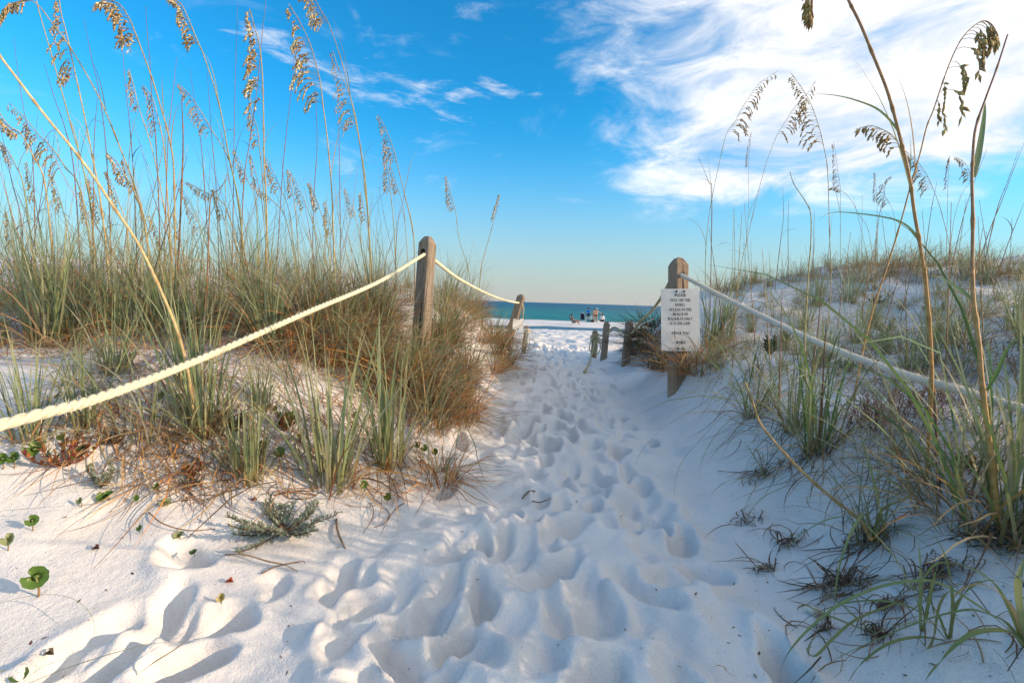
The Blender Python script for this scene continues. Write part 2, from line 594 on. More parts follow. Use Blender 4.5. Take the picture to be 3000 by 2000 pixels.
DARK = plain('hole_crack_shade', (0.02, 0.017, 0.014), 0.9, 0.05)  # shade inside post holes and cracks, put into a near-black colour
SIGNW = plain('white_sign_board', (0.62, 0.61, 0.59), 0.5, 0.3, 0.14, 9.0)
INK = plain('black_ink', (0.05, 0.045, 0.05), 0.6, 0.1)
BOLT = plain('rusty_bolt', (0.07, 0.045, 0.03), 0.6, 0.4)
COLR = mat_attr('painted_surface', 0.6, 0.25, 30.0)

# ------------------------------------------------------------------ the sand sheet
def growing(start, first, ratio, stop):
    out_ = []; x = start; d = first
    while x < stop:
        x += d; d *= ratio
        out_.append(x)
    return out_
gx = list(np.arange(-1.0, 1.7001, 0.0095))
gx = [-g - 2 * 1.0 + 0 for g in []] + gx
right = growing(1.7, 0.0098, 1.019, 8.0)
right += growing(right[-1], 0.15, 1.10, 400)
left_ = growing(1.0, 0.0098, 1.019, 8.0)
left_ += growing(left_[-1], 0.15, 1.10, 400)
gx = np.array([-g for g in left_[::-1]] + gx + right)
gy = list(-np.array(growing(-0.35, 0.03, 1.13, 12.0))[::-1])
y = 0.35
while y < 92:
    gy.append(y)
    y += max(0.0072, 0.0082 * y) if y < 42 else 0.6
gy = np.array(gy)
XX, YY = np.meshgrid(gx, gy)
ZZ = ground(XX, YY)

prng = random.Random(21)
PR = np.zeros_like(ZZ)
def press(x, y, ang, L, W, h):
    i0, i1 = np.searchsorted(gx, [x - L * 1.1, x + L * 1.1])
    j0, j1 = np.searchsorted(gy, [y - L * 1.1, y + L * 1.1])
    if i1 <= i0 or j1 <= j0:
        return
    X = XX[j0:j1, i0:i1] - x; Y = YY[j0:j1, i0:i1] - y
    X0, Y0 = X + x, Y + y
    X = X + 0.05 * vn(X0 * 6, Y0 * 6, 46); Y = Y + 0.05 * vn(X0 * 6, Y0 * 6, 47)
    X = X + 0.04 * vn(X0 * 13, Y0 * 13, 41); Y = Y + 0.04 * vn(X0 * 13, Y0 * 13, 42)
    c, s = math.cos(ang), math.sin(ang)
    u = X * s + Y * c; v = X * c - Y * s
    v = v / (1 + 0.35 * np.clip(u / (L / 2), -1, 1))
    r = np.sqrt((u / (L / 2)) ** 2 + (v / (W / 2)) ** 2)
    rim = 0.42 * h * (0.6 + 0.5 * vn((X + x) * 9, (Y + y) * 9, 43) - 0.35 * np.clip(u / (L / 2), -1, 1))
    tilt = 0.35 * h * np.clip(u / (L / 2), -1, 1)
    inside = rim - (h + rim + tilt) * np.clip(1 - r ** 2.2, 0, 1)
    outside = rim * np.exp(-(np.clip(r, 1, 9) - 1) / 0.30)
    old = PR[j0:j1, i0:i1]
    wgt = np.clip((1.25 - r) / 0.5, 0, 1) * 0.75
    PR[j0:j1, i0:i1] = old * (1 - wgt) + np.where(r < 1, inside, outside)
spots = []
yy = 0.55
while yy < 9.3:
    for k in range(6):
        x = float(path_mid(yy)) + prng.gauss(0, 0.27) * (1 if yy > 1 else 1.15)
        spots.append((x, yy + prng.uniform(-0.12, 0.12), prng.gauss(0.0, 0.38) + (math.pi if prng.random() < 0.45 else 0)))
    yy += 0.115 + 0.004 * yy
for k in range(34):                                    # the trampled lower left
    spots.append((prng.uniform(-0.95, -0.1), prng.uniform(0.55, 1.25), prng.uniform(-0.9, 0.4)))
prng.shuffle(spots)
for x, y, a in spots:
    press(x, y, a, prng.uniform(0.13, 0.29), prng.uniform(0.065, 0.14), prng.uniform(0.024, 0.085) * (1.0 if y < 2.5 else 1.3))
PR = np.clip(PR, -0.12, 0.06)
for _ in range(2):                                     # dry rims slump
    Q = PR.copy(); Q[1:-1, 1:-1] = (PR[1:-1, 1:-1] * 2 + PR[:-2, 1:-1] + PR[2:, 1:-1] + PR[1:-1, :-2] + PR[1:-1, 2:]) / 6; PR = Q
near = np.clip((11 - YY) / 2, 0, 1)
ZZ = ZZ + PR * near
# loose lumps between the prints
mid_, half_ = path_mid(YY), path_half(YY)
pm = np.clip(1.5 - np.abs(XX - mid_) / (half_ + 0.15), 0, 1) * near
ZZ = ZZ + pm * (0.045 * vn(XX * 5.5, YY * 5.5, 51) + 0.030 * vn(XX * 12, YY * 12, 52) + 0.008 * vn(XX * 28, YY * 28, 53))

def sheet(name, gx, gy, ZZ, mat):
    ny, nx = ZZ.shape
    co = np.empty((ny * nx, 3), np.float32)
    XX, YY = np.meshgrid(gx, gy)
    co[:, 0] = XX.ravel(); co[:, 1] = YY.ravel(); co[:, 2] = ZZ.ravel()
    idx = np.arange(ny * nx).reshape(ny, nx)
    q = np.stack([idx[:-1, :-1], idx[:-1, 1:], idx[1:, 1:], idx[1:, :-1]], -1).reshape(-1, 4)
    me = bpy.data.meshes.new(name)
    me.vertices.add(len(co)); me.vertices.foreach_set('co', co.ravel())
    me.loops.add(q.size); me.loops.foreach_set('vertex_index', q.ravel().astype(np.int32))
    me.polygons.add(len(q))
    me.polygons.foreach_set('loop_start', np.arange(0, q.size, 4, dtype=np.int32))
    me.polygons.foreach_set('use_smooth', np.ones(len(q), bool))
    me.update(calc_edges=True)
    me.materials.append(mat)
    o = bpy.data.objects.new(name, me)
    COL.objects.link(o)
    return o
tag(sheet('sand', gx, gy, ZZ, SAND), 'white quartz sand of the dunes, trampled path and beach', kind='structure')

# sea and tidal pool
SEA_Z = -1.95
sx = np.concatenate([-np.geomspace(40000, 60, 24), np.linspace(-50, 50, 41), np.geomspace(60, 40000, 24)])
sy = np.concatenate([np.linspace(61, 140, 120), np.geomspace(145, 50000, 40)])
SX, SY = np.meshgrid(sx, sy)
swell = np.clip((160 - SY) / 60, 0, 1) * 0.30 * np.abs(vn(SX * 0.05 + 0.3 * vn(SX * 0.1, SY * 0.1, 61), SY * 0.28, 62))
tag(sheet('sea', sx, sy, SEA_Z + swell, mat_sea()), 'teal sea reaching the horizon', kind='structure')
mb = MB()
mb.add([Vector((-300, 36.5, -1.56)), Vector((300, 36.5, -1.56)), Vector((300, 47.5, -1.56)), Vector((-300, 47.5, -1.56))], [(0, 1, 2, 3)], None)
tag(mb.build('tidal_pool', mat_pool()), 'narrow strip of still blue water behind the sand bar', kind='structure')

# ------------------------------------------------------------------ posts
def post_mesh(h, wd, top=0.06, crack=False, seed=0):
    """square post standing on z = 0 (and 0.35 m below), chamfered corners and a blunt pyramid top"""
    rg = random.Random(seed)
    mb_ = MB()
    rings = []
    cz = [-0.35, 0.0, h * 0.33, h * 0.66, h - top, h - top * 0.55, h]
    cw = [1, 1, 1.0, 0.995, 0.985, 0.78, 0.42]
    b = wd * 0.10
    for z, k in zip(cz, cw):
        a = wd / 2 * k; bb = b * k
        ring = [(-a + bb, -a), (a - bb, -a), (a, -a + bb), (a, a - bb), (a - bb, a), (-a + bb, a), (-a, a - bb), (-a, -a + bb)]
        j = 0.0015
        rings.append([Vector((x + rg.uniform(-j, j), y + rg.uniform(-j, j), z + (rg.uniform(-0.004, 0.004) if z > 0 else 0))) for x, y in ring])
    vs = [p for r_ in rings for p in r_]
    fs = []
    for i in range(len(rings) - 1):
        for k in range(8):
            a = i * 8 + k; b2 = i * 8 + (k + 1) % 8
            fs.append((a, b2, b2 + 8, a + 8))
    fs.append(tuple(range((len(rings) - 1) * 8, len(rings) * 8)))
    mb_.add(vs, fs, None)
    return mb_

def make_post(px0, py0, px1, py1, depth, wd, rz, label, mat, top=0.05, lean_back=0.0, seed=0, base=None):
    """px0, py0: foot; px1, py1: top in the picture. Returns root, axis frame"""
    foot = base if base is not None else G(px0, py0)
    d = depth_of(foot) if depth is None else depth
    if depth is not None:
        foot = P(px0, py0, d)
    head = P(px1, py1, d * (1 + lean_back))
    ax = head - foot
    root = empty('post', foot, label, 'post', 'rope fence posts along the path')
    q = Vector((0, 0, 1)).rotation_difference(ax.normalized())
    root.rotation_mode = 'QUATERNION'
    from mathutils import Quaternion
    root.rotation_quaternion = q @ Quaternion((0, 0, 1), rz)
    body = post_mesh(ax.length, wd, top, seed=seed).build('timber', mat, root, smooth=False)
    return root, foot, head, ax.length

def post_hole(root, z, ang, wd, r=0.013):
    """flat dark disc for the shade inside a bored hole, on the face that looks along angle ang of the post"""
    mb_ = MB()
    n = 14
    c, s = math.cos(ang), math.sin(ang)
    o = Vector((c * (wd / 2 + 0.0015), s * (wd / 2 + 0.0015), z))
    side = Vector((-s, c, 0))
    vs = [o] + [o + side * (r * math.cos(2 * math.pi * k / n)) + Vector((0, 0, 1.15 * r * math.sin(2 * math.pi * k / n))) for k in range(n)]
    mb_.add(vs, [(0, 1 + k, 1 + (k + 1) % n) for k in range(n)], None)
    mb_.build('rope_hole_shade', DARK, root, smooth=False)

def crack_part(root, z0, z1, ang, wd, off=0.0, seed=1):
    rg = random.Random(seed)
    mb_ = MB()
    c, s = math.cos(ang), math.sin(ang)
    side = Vector((-s, c, 0)); o = Vector((c, s, 0)) * (wd / 2 + 0.0016)
    n = 12; vs = []
    for i in range(n + 1):
        u = i / n
        x = off + rg.uniform(-0.0018, 0.0018)
        hw = 0.0030 * math.sin(math.pi * min(1, u + 0.12)) ** 0.6 + 0.0004
        p = o + Vector((0, 0, z0 + (z1 - z0) * u))
        vs += [p + side * (x - hw), p + side * (x + hw)]
    mb_.add(vs, [(2 * i, 2 * i + 1, 2 * i + 3, 2 * i + 2) for i in range(n)], None)
    mb_.build('drying_crack', DARK, root, smooth=False)

PI = math.pi
lp_root, lp_foot, lp_head, lp_h = make_post(1231, 1020, 1254, 694, 3.2, 0.098, R(-22), 'tall weathered grey post on the left dune holding the near cream rope', WOOD, 0.05, seed=1)
post_hole(lp_root, lp_h * 0.855, -PI / 2, 0.098, 0.018)
crack_part(lp_root, 0.05, lp_h * 0.6, -PI / 2, 0.098, 0.018, 4)
rp_foot0 = G(1985, 1130)
rp_root, rp_foot, rp_head, rp_h = make_post(1985, 1130, 1987, 756, None, 0.112, R(14), 'brown split post on the right of the path carrying the white notice', WOODW, 0.055, seed=2)
post_hole(rp_root, rp_h * 0.862, -PI / 2, 0.112, 0.019)
crack_part(rp_root, rp_h * 0.55, rp_h * 0.985, -PI / 2, 0.112, 0.004, 9)
p3_root, p3_foot, p3_head, p3_h = make_post(1832, 1068, 1845, 938, None, 0.084, R(12), 'dark grey post beyond the notice, nearest of the three path-end posts on the right', WOOD, 0.04, seed=3)
p4_root, p4_foot, p4_head, p4_h = make_post(1768, 1053, 1778, 942, None, 0.078, R(16), 'slim dark post at the right path end, middle of the three', WOOD, 0.04, seed=4)
p5_root, p5_foot, p5_head, p5_h = make_post(1738, 1049, 1744, 967, None, 0.074, R(10), 'short tan post wrapped in a knotted rope at the right path end', WOODW, 0.035, seed=5)
p6_root, p6_foot, p6_head, p6_h = make_post(1503, 950, 1529, 863, 6.2, 0.098, R(-20), 'leaning grey post behind the overhanging grass on the left dune', WOOD, 0.035, seed=6)
p7_root, p7_foot, p7_head, p7_h = make_post(1533, 1034, 1544, 954, None, 0.070, R(8), 'short dark post with a yellow coil of rope at the left path end', WOOD, 0.03, seed=7)
# the posts that carry the near ropes on, just behind the viewer's shoulders
for nm, x, y, lab in (('post', -1.20, -0.75, 'weathered post behind the viewer on the left that ends the cream rope'),
                      ('post', 1.55, -0.85, 'brown post behind the viewer on the right that ends the white rope')):
    rt = empty('post', (x, y, gz(x, y)), lab, 'post', 'rope fence posts along the path')
    post_mesh(0.62, 0.098, 0.05, seed=12).build('timber', WOOD, rt, smooth=False)

# ------------------------------------------------------------------ ropes
def make_rope(name, pts, dia, mat, label, pitch=None, group=None, fuzz=0, strands=3, nseg=8, sides=6, cat='rope'):
    L = sum((pts[i + 1] - pts[i]).length for i in range(len(pts) - 1))
    pitch = pitch or dia * 3.0
    n = max(8, int(L / pitch * nseg))
    root = empty(name, pts[0], label, cat, group)
    line = spline(pts, n)
    line = local(root, line)
    ts = tangents(line)
    acc = 0.0
    sides_f = []
    for i in range(n):
        if i:
            acc += (line[i] - line[i - 1]).length
        s, nn = frame(ts[i])
        sides_f.append((s, nn, acc))
    rs = dia * 0.5 / (1 + 1 / math.sin(math.pi / strands)) * 1 / math.sin(math.pi / strands) if strands > 1 else 0
    rt = dia * 0.5 - rs
    rs *= 0.76; rt *= 1.30
    for k in range(strands):
        mb_ = MB()
        pp = []
        for i in range(n):
            s, nn, a = sides_f[i]
            th = 2 * PI * (k / strands + a / pitch)
            pp.append(line[i] + s * (rs * math.cos(th)) + nn * (rs * math.sin(th)))
        tube(mb_, pp, rt, None, sides)
        mb_.build('strand', mat, root)
    if fuzz:
        mb_ = MB()
        rg = random.Random(5)
        for j in range(fuzz):
            i = rg.randrange(n)
            s, nn, a = sides_f[i]
            th = rg.uniform(0, 2 * PI)
            d = s * math.cos(th) + nn * math.sin(th)
            t2 = ts[i] * rg.uniform(-0.8, 0.8)
            p = line[i] + d * (dia * 0.42)
            l = rg.uniform(0.005, 0.014)
            ribbon(mb_, [p, p + (d + t2) * (l * 0.6), p + (d * 1.0 + t2 * 1.8) * l], 0.0012, (0.8, 0.74, 0.62), (0.8, 0.74, 0.62))
        o = mb_.build('frayed_fibres', FUZZ if mat is ROPEW else mat, root)
        o['kind'] = 'stuff'
    return root

def axis_pt(foot, head, k):
    return foot + (head - foot) * k

lh = axis_pt(lp_foot, lp_head, 0.835) + Vector((-0.008, -0.052, 0.0))
A0 = P(0, 1245, 0.86)
pts = [Vector((-1.16, -0.72, 0.50)), Vector((-1.06, 0.15, 0.505)), A0, P(300, 1161, 1.09), P(600, 1046, 1.50), P(900, 915, 2.05), P(1110, 825, 2.65), lh, lh + Vector((0.02, 0.06, 0.005))]
make_rope('rope', pts, 0.0255, ROPEY, 'thick cream yellow twisted rope crossing the left foreground', 0.085, fuzz=900)
lh2 = axis_pt(lp_foot, lp_head, 0.80) + Vector((0.045, 0.03, 0.0))
l6 = axis_pt(p6_foot, p6_head, 0.72)
dA, dB = depth_of(lh2), depth_of(l6)
def between(pxs, a, b):
    n = len(pxs)
    return [P(x, y, a + (b - a) * t) for (x, y, t) in pxs]
make_rope('rope', [lh2] + between([(1340, 814, 0.25), (1410, 852, 0.50), (1462, 874, 0.72), (1500, 884, 0.88)], dA, dB) + [l6], 0.030, ROPEY,
          'cream rope sagging from the tall left post to the leaning post', 0.09, sides=5)
rh = axis_pt(rp_foot, rp_head, 0.862) + Vector((0.0, -0.062, 0.0))
dR = depth_of(rh)
pts = [rh + Vector((-0.01, 0.05, 0)), rh, P(2080, 850, dR * 0.86), P(2168, 895, 2.62), P(2391, 1001, 1.98), P(2615, 1086, 1.62), P(2806, 1141, 1.42), P(3000, 1199, 1.27), Vector((1.52, 0.45, 0.51)), Vector((1.56, -0.75, 0.60))]
make_rope('rope', pts, 0.030, ROPEW, 'thick frayed white rope crossing the right foreground from the notice post', 0.062, fuzz=2600)
r3 = axis_pt(p3_foot, p3_head, 0.70); r4 = axis_pt(p4_foot, p4_head, 0.66); r5 = axis_pt(p5_foot, p5_head, 0.72)
rb = axis_pt(rp_foot, rp_head, 0.80) + Vector((-0.05, 0.05, 0))
d3, d4, d5 = depth_of(r3), depth_of(r4), depth_of(r5)
make_rope('rope', [rb, P(1934, 877, dR + (d3 - dR) * 0.3), P(1905, 915, dR + (d3 - dR) * 0.58), P(1875, 942, dR + (d3 - dR) * 0.8), r3 + Vector((0.03, -0.06, 0)), r3 + Vector((-0.03, -0.06, -0.02)), P(1800, 959, (d3 + d4) / 2), r4 + Vector((0, -0.055, 0))],
          0.030, ROPEO, 'dusty rope hanging from the notice post to the path-end posts', 0.09, sides=5)
make_rope('rope', [P(1915, 934, d3 * 0.95), P(1880, 950, d3 * 0.97), r3 + Vector((0, -0.075, 0.01)), P(1800, 969, d4 * 1.0), P(1762, 984, d5 * 0.99), r5 + Vector((0.03, -0.06, 0.02))],
          0.016, ROPEY, 'thin yellow rope tied from the dune to the knotted short post', 0.05, sides=4, nseg=6)
make_rope('rope', [r4 + Vector((0, -0.05, -0.03)), P(1755, 981, d5), r5 + Vector((0, -0.055, 0.0))], 0.022, ROPEO, 'short rope joining the slim dark post to the knotted one', 0.06, sides=4, nseg=6)
# knots and dangling ends
def loop_pts(c, r, n, turns, z0, z1, rg, axis_side=None):
    out_ = []
    for i in range(n):
        u = i / (n - 1); th = 2 * PI * turns * u
        out_.append(c + Vector((math.cos(th) * r * (1 + rg.uniform(-0.1, 0.1)), math.sin(th) * r, z0 + (z1 - z0) * u + rg.uniform(-0.008, 0.008))))
    return out_
rg = random.Random(3)
knot = empty('rope_knot', r5, 'knotted tan rope wound round the short post with a frayed hanging tail', 'rope')
mb = MB(); tube(mb, spline(local(knot, loop_pts(r5, 0.062, 30, 3.2, -0.05, 0.06, rg)), 120), 0.011, None, 6); mb.build('winding', ROPEO, knot)
for k, (dx, w2) in enumerate(((-0.055, 0.0), (0.02, 0.02), (0.05, 0.04))):
    mb = MB(); c = local(knot, [r5 + Vector((dx * 0.4, -0.06, 0.03)), r5 + Vector((dx * 1.4, -0.075, -0.07)), r5 + Vector((dx * 1.5, -0.07, -0.18)), r5 + Vector((dx * 0.2, -0.065, -0.22 - w2)), r5 + Vector((dx * 0.1 + 0.01, -0.07, -0.02))])
    tube(mb, spline(c, 24), 0.009, None, 5); mb.build('hanging_loop', ROPEO, knot)
tail_px = [(1742, 1000), (1736, 1030), (1729, 1052), (1722, 1075), (1714, 1098), (1711, 1110)]
tail_d = [d5 * 0.985, d5 * 0.96, d5 * 0.92, d5 * 0.87, d5 * 0.81, d5 * 0.78]
tp = []
for (x, y), dd in zip(tail_px, tail_d):
    p = P(x, y, dd); p.z = max(p.z, gz(p.x, p.y) + 0.012); tp.append(p)
mb = MB(); tube(mb, spline(local(knot, tp), 30), [0.010] * 12 + [0.013] * 9 + [0.017] * 9, None, 6); mb.build('dangling_tail', ROPEO, knot)
mb = MB()
tl = spline(local(knot, tp), 60)
for k in range(140):
    i = rg.randrange(22, 60); p = tl[i]
    d = Vector((rg.gauss(0, 1), rg.gauss(0, 0.6), rg.gauss(-0.6, 0.6))).normalized()
    ribbon(mb, [p, p + d * 0.02, p + d * 0.03 + Vector((0, 0, -0.02))], 0.003, (1, 1, 1), (1, 1, 1))
o = mb.build('frayed_fibres', ROPEO, knot); o['kind'] = 'stuff'
mb = MB(); tube(mb, spline(local(knot, [r5 + Vector((0.03, -0.05, 0.02)), r5 + Vector((0.085, -0.06, -0.02)), r5 + Vector((0.095, -0.06, -0.06)), r5 + Vector((0.05, -0.055, -0.07))]), 14), 0.016, None, 6); mb.build('knot_bulge', ROPEY, knot)
c7 = axis_pt(p7_foot, p7_head, 0.72)
coil = empty('rope_coil', c7, 'yellow rope coiled and looped over the short dark post on the left', 'rope')
mb = MB(); tube(mb, spline(local(coil, loop_pts(c7, 0.050, 24, 2.0, 0.0, 0.07, rg)), 90), 0.009, None, 6); mb.build('winding', ROPEY, coil)
for k in (0, 1, 2):
    sx_ = (-0.06, 0.05, 0.11, -0.02, 0.04)[k]; dz = (-0.22, -0.28, -0.26, -0.30, -0.40)[k]
    c = local(coil, [c7 + Vector((0, -0.05, 0.08)), c7 + Vector((sx_ * 0.8, -0.07, 0.02)), c7 + Vector((sx_ * 1.3, -0.08, dz * 0.55)), c7 + Vector((sx_ * 0.9, -0.075, dz)), c7 + Vector((sx_ * 0.3, -0.07, dz * 0.8)), c7 + Vector((0.01, -0.06, 0.05))])
    mb = MB(); tube(mb, spline(c, 26), 0.0075, None, 5); mb.build('hanging_loop', ROPEY, coil)
c6 = axis_pt(p6_foot, p6_head, 0.70)
mb = MB(); rt = empty('rope_end', c6, 'loose rope end hanging from the leaning post', 'rope')
tube(mb, spline(local(rt, [c6 + Vector((0.02, -0.05, 0)), c6 + Vector((0.06, -0.03, -0.06)), c6 + Vector((0.05, -0.02, -0.2)), c6 + Vector((0.065, -0.02, -0.34))]), 16), 0.010, None, 5); mb.build('strand', ROPEO, rt)

# ------------------------------------------------------------------ signs
# serif capitals: strokes (x0, y0, x1, y1, weight) on a unit-high cell, serifs at the marked ends
TK, TN = 0.17, 0.075
def ser(x, y, w_=0.30): return (x - w_ / 2, y, x + w_ / 2, y, 0.06)
def arc(cx, cy, rx, ry, a0, a1, w0, w1, n=10):
    out_ = []
    for i in range(n):
        t0 = a0 + (a1 - a0) * i / n; t1 = a0 + (a1 - a0) * (i + 1) / n
        tm = (t0 + t1) / 2
        wt = w0 + (w1 - w0) * abs(math.cos(R(tm)))
        out_.append((cx + rx * math.cos(R(t0)), cy + ry * math.sin(R(t0)), cx + rx * math.cos(R(t1)), cy + ry * math.sin(R(t1)), wt))
    return out_
GL = {
 'I': (0.36, [(.18, 0, .18, 1, TK), ser(.18, .03), ser(.18, .97)]),
 'L': (0.68, [(.2, 0, .2, 1, TK), ser(.2, .97), (.05, .03, .62, .03, .06), (.6, .03, .6, .28, .07)]),
 'E': (0.70, [(.2, 0, .2, 1, TK), (.05, .03, .62, .03, .06), (.05, .97, .6, .97, .06), (.2, .5, .48, .5, .06), (.6, .03, .62, .26, .07), (.58, .97, .58, .76, .07), (.47, .38, .47, .62, .06)]),
 'F': (0.64, [(.2, 0, .2, 1, TK), ser(.2, .03), (.05, .97, .6, .97, .06), (.2, .5, .46, .5, .06), (.58, .97, .58, .76, .07), (.46, .38, .46, .62, .06)]),
 'T': (0.72, [(.36, 0, .36, 1, TK), ser(.36, .03, .34), (.05, .97, .67, .97, .06), (.06, .97, .06, .74, .07), (.66, .97, .66, .74, .07)]),
 'H': (0.86, [(.2, 0, .2, 1, TK), (.66, 0, .66, 1, TK), (.2, .5, .66, .5, .06), ser(.2, .03), ser(.2, .97), ser(.66, .03), ser(.66, .97)]),
 'P': (0.70, [(.2, 0, .2, 1, TK), ser(.2, .03), (.05, .97, .36, .97, .06), (.2, .47, .36, .47, .06)] + arc(.36, .72, .24, .25, 90, -90, .06, TK)),
 'B': (0.74, [(.2, 0, .2, 1, TK), (.05, .97, .36, .97, .06), (.05, .03, .4, .03, .06), (.2, .52, .4, .52, .06)] + arc(.36, .745, .22, .225, 90, -90, .06, TK) + arc(.4, .275, .25, .245, 90, -90, .06, TK)),
 'D': (0.82, [(.2, 0, .2, 1, TK), (.05, .97, .36, .97, .06), (.05, .03, .36, .03, .06)] + arc(.36, .5, .34, .47, 90, -90, .06, TK, 14)),
 'O': (0.84, arc(.42, .5, .33, .47, 0, 360, .06, TK, 22)),
 'C': (0.78, arc(.42, .5, .33, .47, 50, 310, .06, TK, 18) + [(.64, .97, .64, .7, .07), (.64, .05, .66, .28, .05)]),
 'U': (0.82, [(.2, .35, .2, 1, TK), (.64, .35, .64, 1, TN), ser(.2, .97), ser(.64, .97, .26)] + arc(.42, .35, .22, .33, 180, 360, .07, .13, 12)),
 'S': (0.62, arc(.31, .735, .20, .235, 30, 250, .07, .13, 12) + arc(.31, .265, .22, .24, 90, -150, .08, .15, 12) + [(.2, .58, .42, .44, .15), (.5, .97, .5, .72, .06), (.1, .03, .1, .28, .06)]),
 'A': (0.82, [(.12, 0, .40, 1, TN), (.38, 1, .68, 0, TK), (.22, .34, .56, .34, .06), ser(.12, .03, .24), ser(.68, .03)]),
 'Y': (0.80, [(.16, 1, .4, .48, TK), (.66, 1, .4, .48, TN), (.4, 0, .4, .5, TK), ser(.4, .03), ser(.16, .97), ser(.66, .97, .24)]),
 'N': (0.86, [(.18, 0, .18, 1, TN), (.2, .98, .66, .02, TK), (.66, 0, .66, 1, TN), ser(.18, .03, .26), ser(.14, .97, .22), ser(.66, .97, .26)]),
 'K': (0.82, [(.2, 0, .2, 1, TK), ser(.2, .03), ser(.2, .97), (.24, .42, .62, .97, TN), (.36, .56, .68, .03, TK), ser(.66, .03, .26), ser(.62, .97, .26)]),
 'W': (1.12, [(.12, 1, .34, 0, TK), (.34, 0, .55, .98, TN), (.53, 1, .76, 0, TK), (.76, 0, .98, 1, TN), ser(.12, .97), ser(.54, .97, .26), ser(.98, .97, .24)]),
 '.': (0.30, [(.12, .06, .22, .06, .14)]),
 '!': (0.34, [(.17, .3, .17, 1, TK), (.11, .06, .23, .06, .14)]),
 ' ': (0.34, []),
}
def text_part(parent, txt, x, z, h, frm, weight=1.0, squeeze=1.0):
    o, xv, zv, nv = frm
    mb_ = MB()
    wtot = sum(GL[c][0] for c in txt) * h * squeeze
    cx = x - wtot / 2
    k = 0
    for c in txt:
        wd, strokes = GL[c]
        for (x0, y0, x1, y1, wt) in strokes:
            a = Vector((x0 * squeeze, y0)); b = Vector((x1 * squeeze, y1))
            d = (b - a); l = d.length
            if l < 1e-6:
                continue
            d /= l; nn = Vector((-d.y, d.x)) * (wt * weight / 2)
            q = [a - nn, b - nn, b + nn, a + nn]
            lift = 0.0012 + 0.00004 * (k % 9); k += 1
            mb_.add([o + xv * (cx + p.x * h) + zv * (z + p.y * h) + nv * lift for p in q], [(0, 1, 2, 3)], None)
        cx += wd * h * squeeze
    return mb_.build('lettering', INK, parent, smooth=False)

def make_sign(corners, label, lines, thick=0.004):
    """corners: top-left, top-right, bottom-right, bottom-left in the scene"""
    tl_, tr_, br_, bl_ = corners
    root = empty('notice_sign', (bl_ + br_) / 2, label, 'sign')
    tl_, tr_, br_, bl_ = local(root, [tl_, tr_, br_, bl_])
    xv = (tr_ - tl_).normalized(); zv = ((tl_ + tr_) / 2 - (bl_ + br_) / 2).normalized()
    nv = xv.cross(zv).normalized()
    W_ = ((tr_ - tl_).length + (br_ - bl_).length) / 2; H_ = ((tl_ - bl_).length + (tr_ - br_).length) / 2
    mb_ = MB()
    nx, nz = 8, 10
    vs = []
    for side in (0, 1):
        for j in range(nz + 1):
            for i in range(nx + 1):
                u, v = i / nx, j / nz
                bow = 0.004 * math.sin(PI * u) * (0.4 + v) + 0.003 * math.sin(2.4 * PI * v + u)
                vs.append(xv * ((u - 0.5) * W_) + zv * (v * H_) + nv * (bow * 0.4 - side * thick))
    s_ = (nx + 1) * (nz + 1)
    fs = []
    for j in range(nz):
        for i in range(nx):
            a = j * (nx + 1) + i
            fs.append((a, a + 1, a + nx + 2, a + nx + 1))
            fs.append((s_ + a, s_ + a + nx + 1, s_ + a + nx + 2, s_ + a + 1))
    edge = [i for i in range(nx)] + [(nx) + j * (nx + 1) for j in range(nz)] + [s_ - 1 - i for i in range(nx)] + [(nz - j) * (nx + 1) for j in range(nz)]
    for k in range(len(edge)):
        a, b = edge[k], edge[(k + 1) % len(edge)]
        fs.append((b, a, a + s_, b + s_))
    mb_.add(vs, fs, None)
    mb_.build('board', SIGNW, root, smooth=False)
    frm = (Vector((0, 0, 0)) + nv * 0.0022, xv, zv, nv)
    for (txt, v, h, wt) in lines:
        text_part(root, txt, 0.0, H_ * v, H_ * h, frm, wt, 0.92)
    for (u, v) in ((-0.10, 0.957), (0.10, 0.957), (-0.07, 0.04), (0.06, 0.04)):
        mb_ = MB()
        c = xv * (u * W_) + zv * (v * H_) + nv * 0.003
        n = 10
        ring = [c + xv * (0.0085 * math.cos(2 * PI * k / n)) + zv * (0.0085 * math.sin(2 * PI * k / n)) for k in range(n)]
        ring2 = [c + (p - c) * 0.75 + nv * 0.005 for p in ring]
        mb_.add(ring + ring2, [(k, (k + 1) % n, n + (k + 1) % n, n + k) for k in range(n)] + [tuple(range(n, 2 * n))], None)
        mb_.build('bolt', BOLT, root, smooth=False)
    return root
ds = depth_of(rp_foot) - 0.075
LINES = [('PLEASE', 0.875, 0.048, 1.25), ('STAY OFF THE', 0.795, 0.045, 1.0), ('DUNES.', 0.722, 0.045, 1.0), ('ACCESS TO THE', 0.645, 0.045, 1.0),
         ('BEACH ON', 0.572, 0.045, 1.0), ('WALKWAY ONLY.', 0.497, 0.045, 1.0), ('IT IS THE LAW.', 0.424, 0.045, 1.0), ('THANK YOU!', 0.268, 0.043, 1.0), ('WSWB', 0.115, 0.045, 1.15)]
make_sign([P(1935, 846, ds + 0.004), P(2050, 846, ds), P(2049, 1026, ds), P(1939, 1030, ds + 0.004)], 'white notice on the brown post asking people to stay off the dunes', LINES)
d6 = depth_of(p6_foot) - 0.09
make_sign([P(1503, 934, d6 - 0.02), P(1535, 934, d6 + 0.05), P(1532, 966, d6 + 0.05), P(1502, 963, d6 - 0.02)], 'blank white board half hidden by grass on the leaning post', [], 0.004)

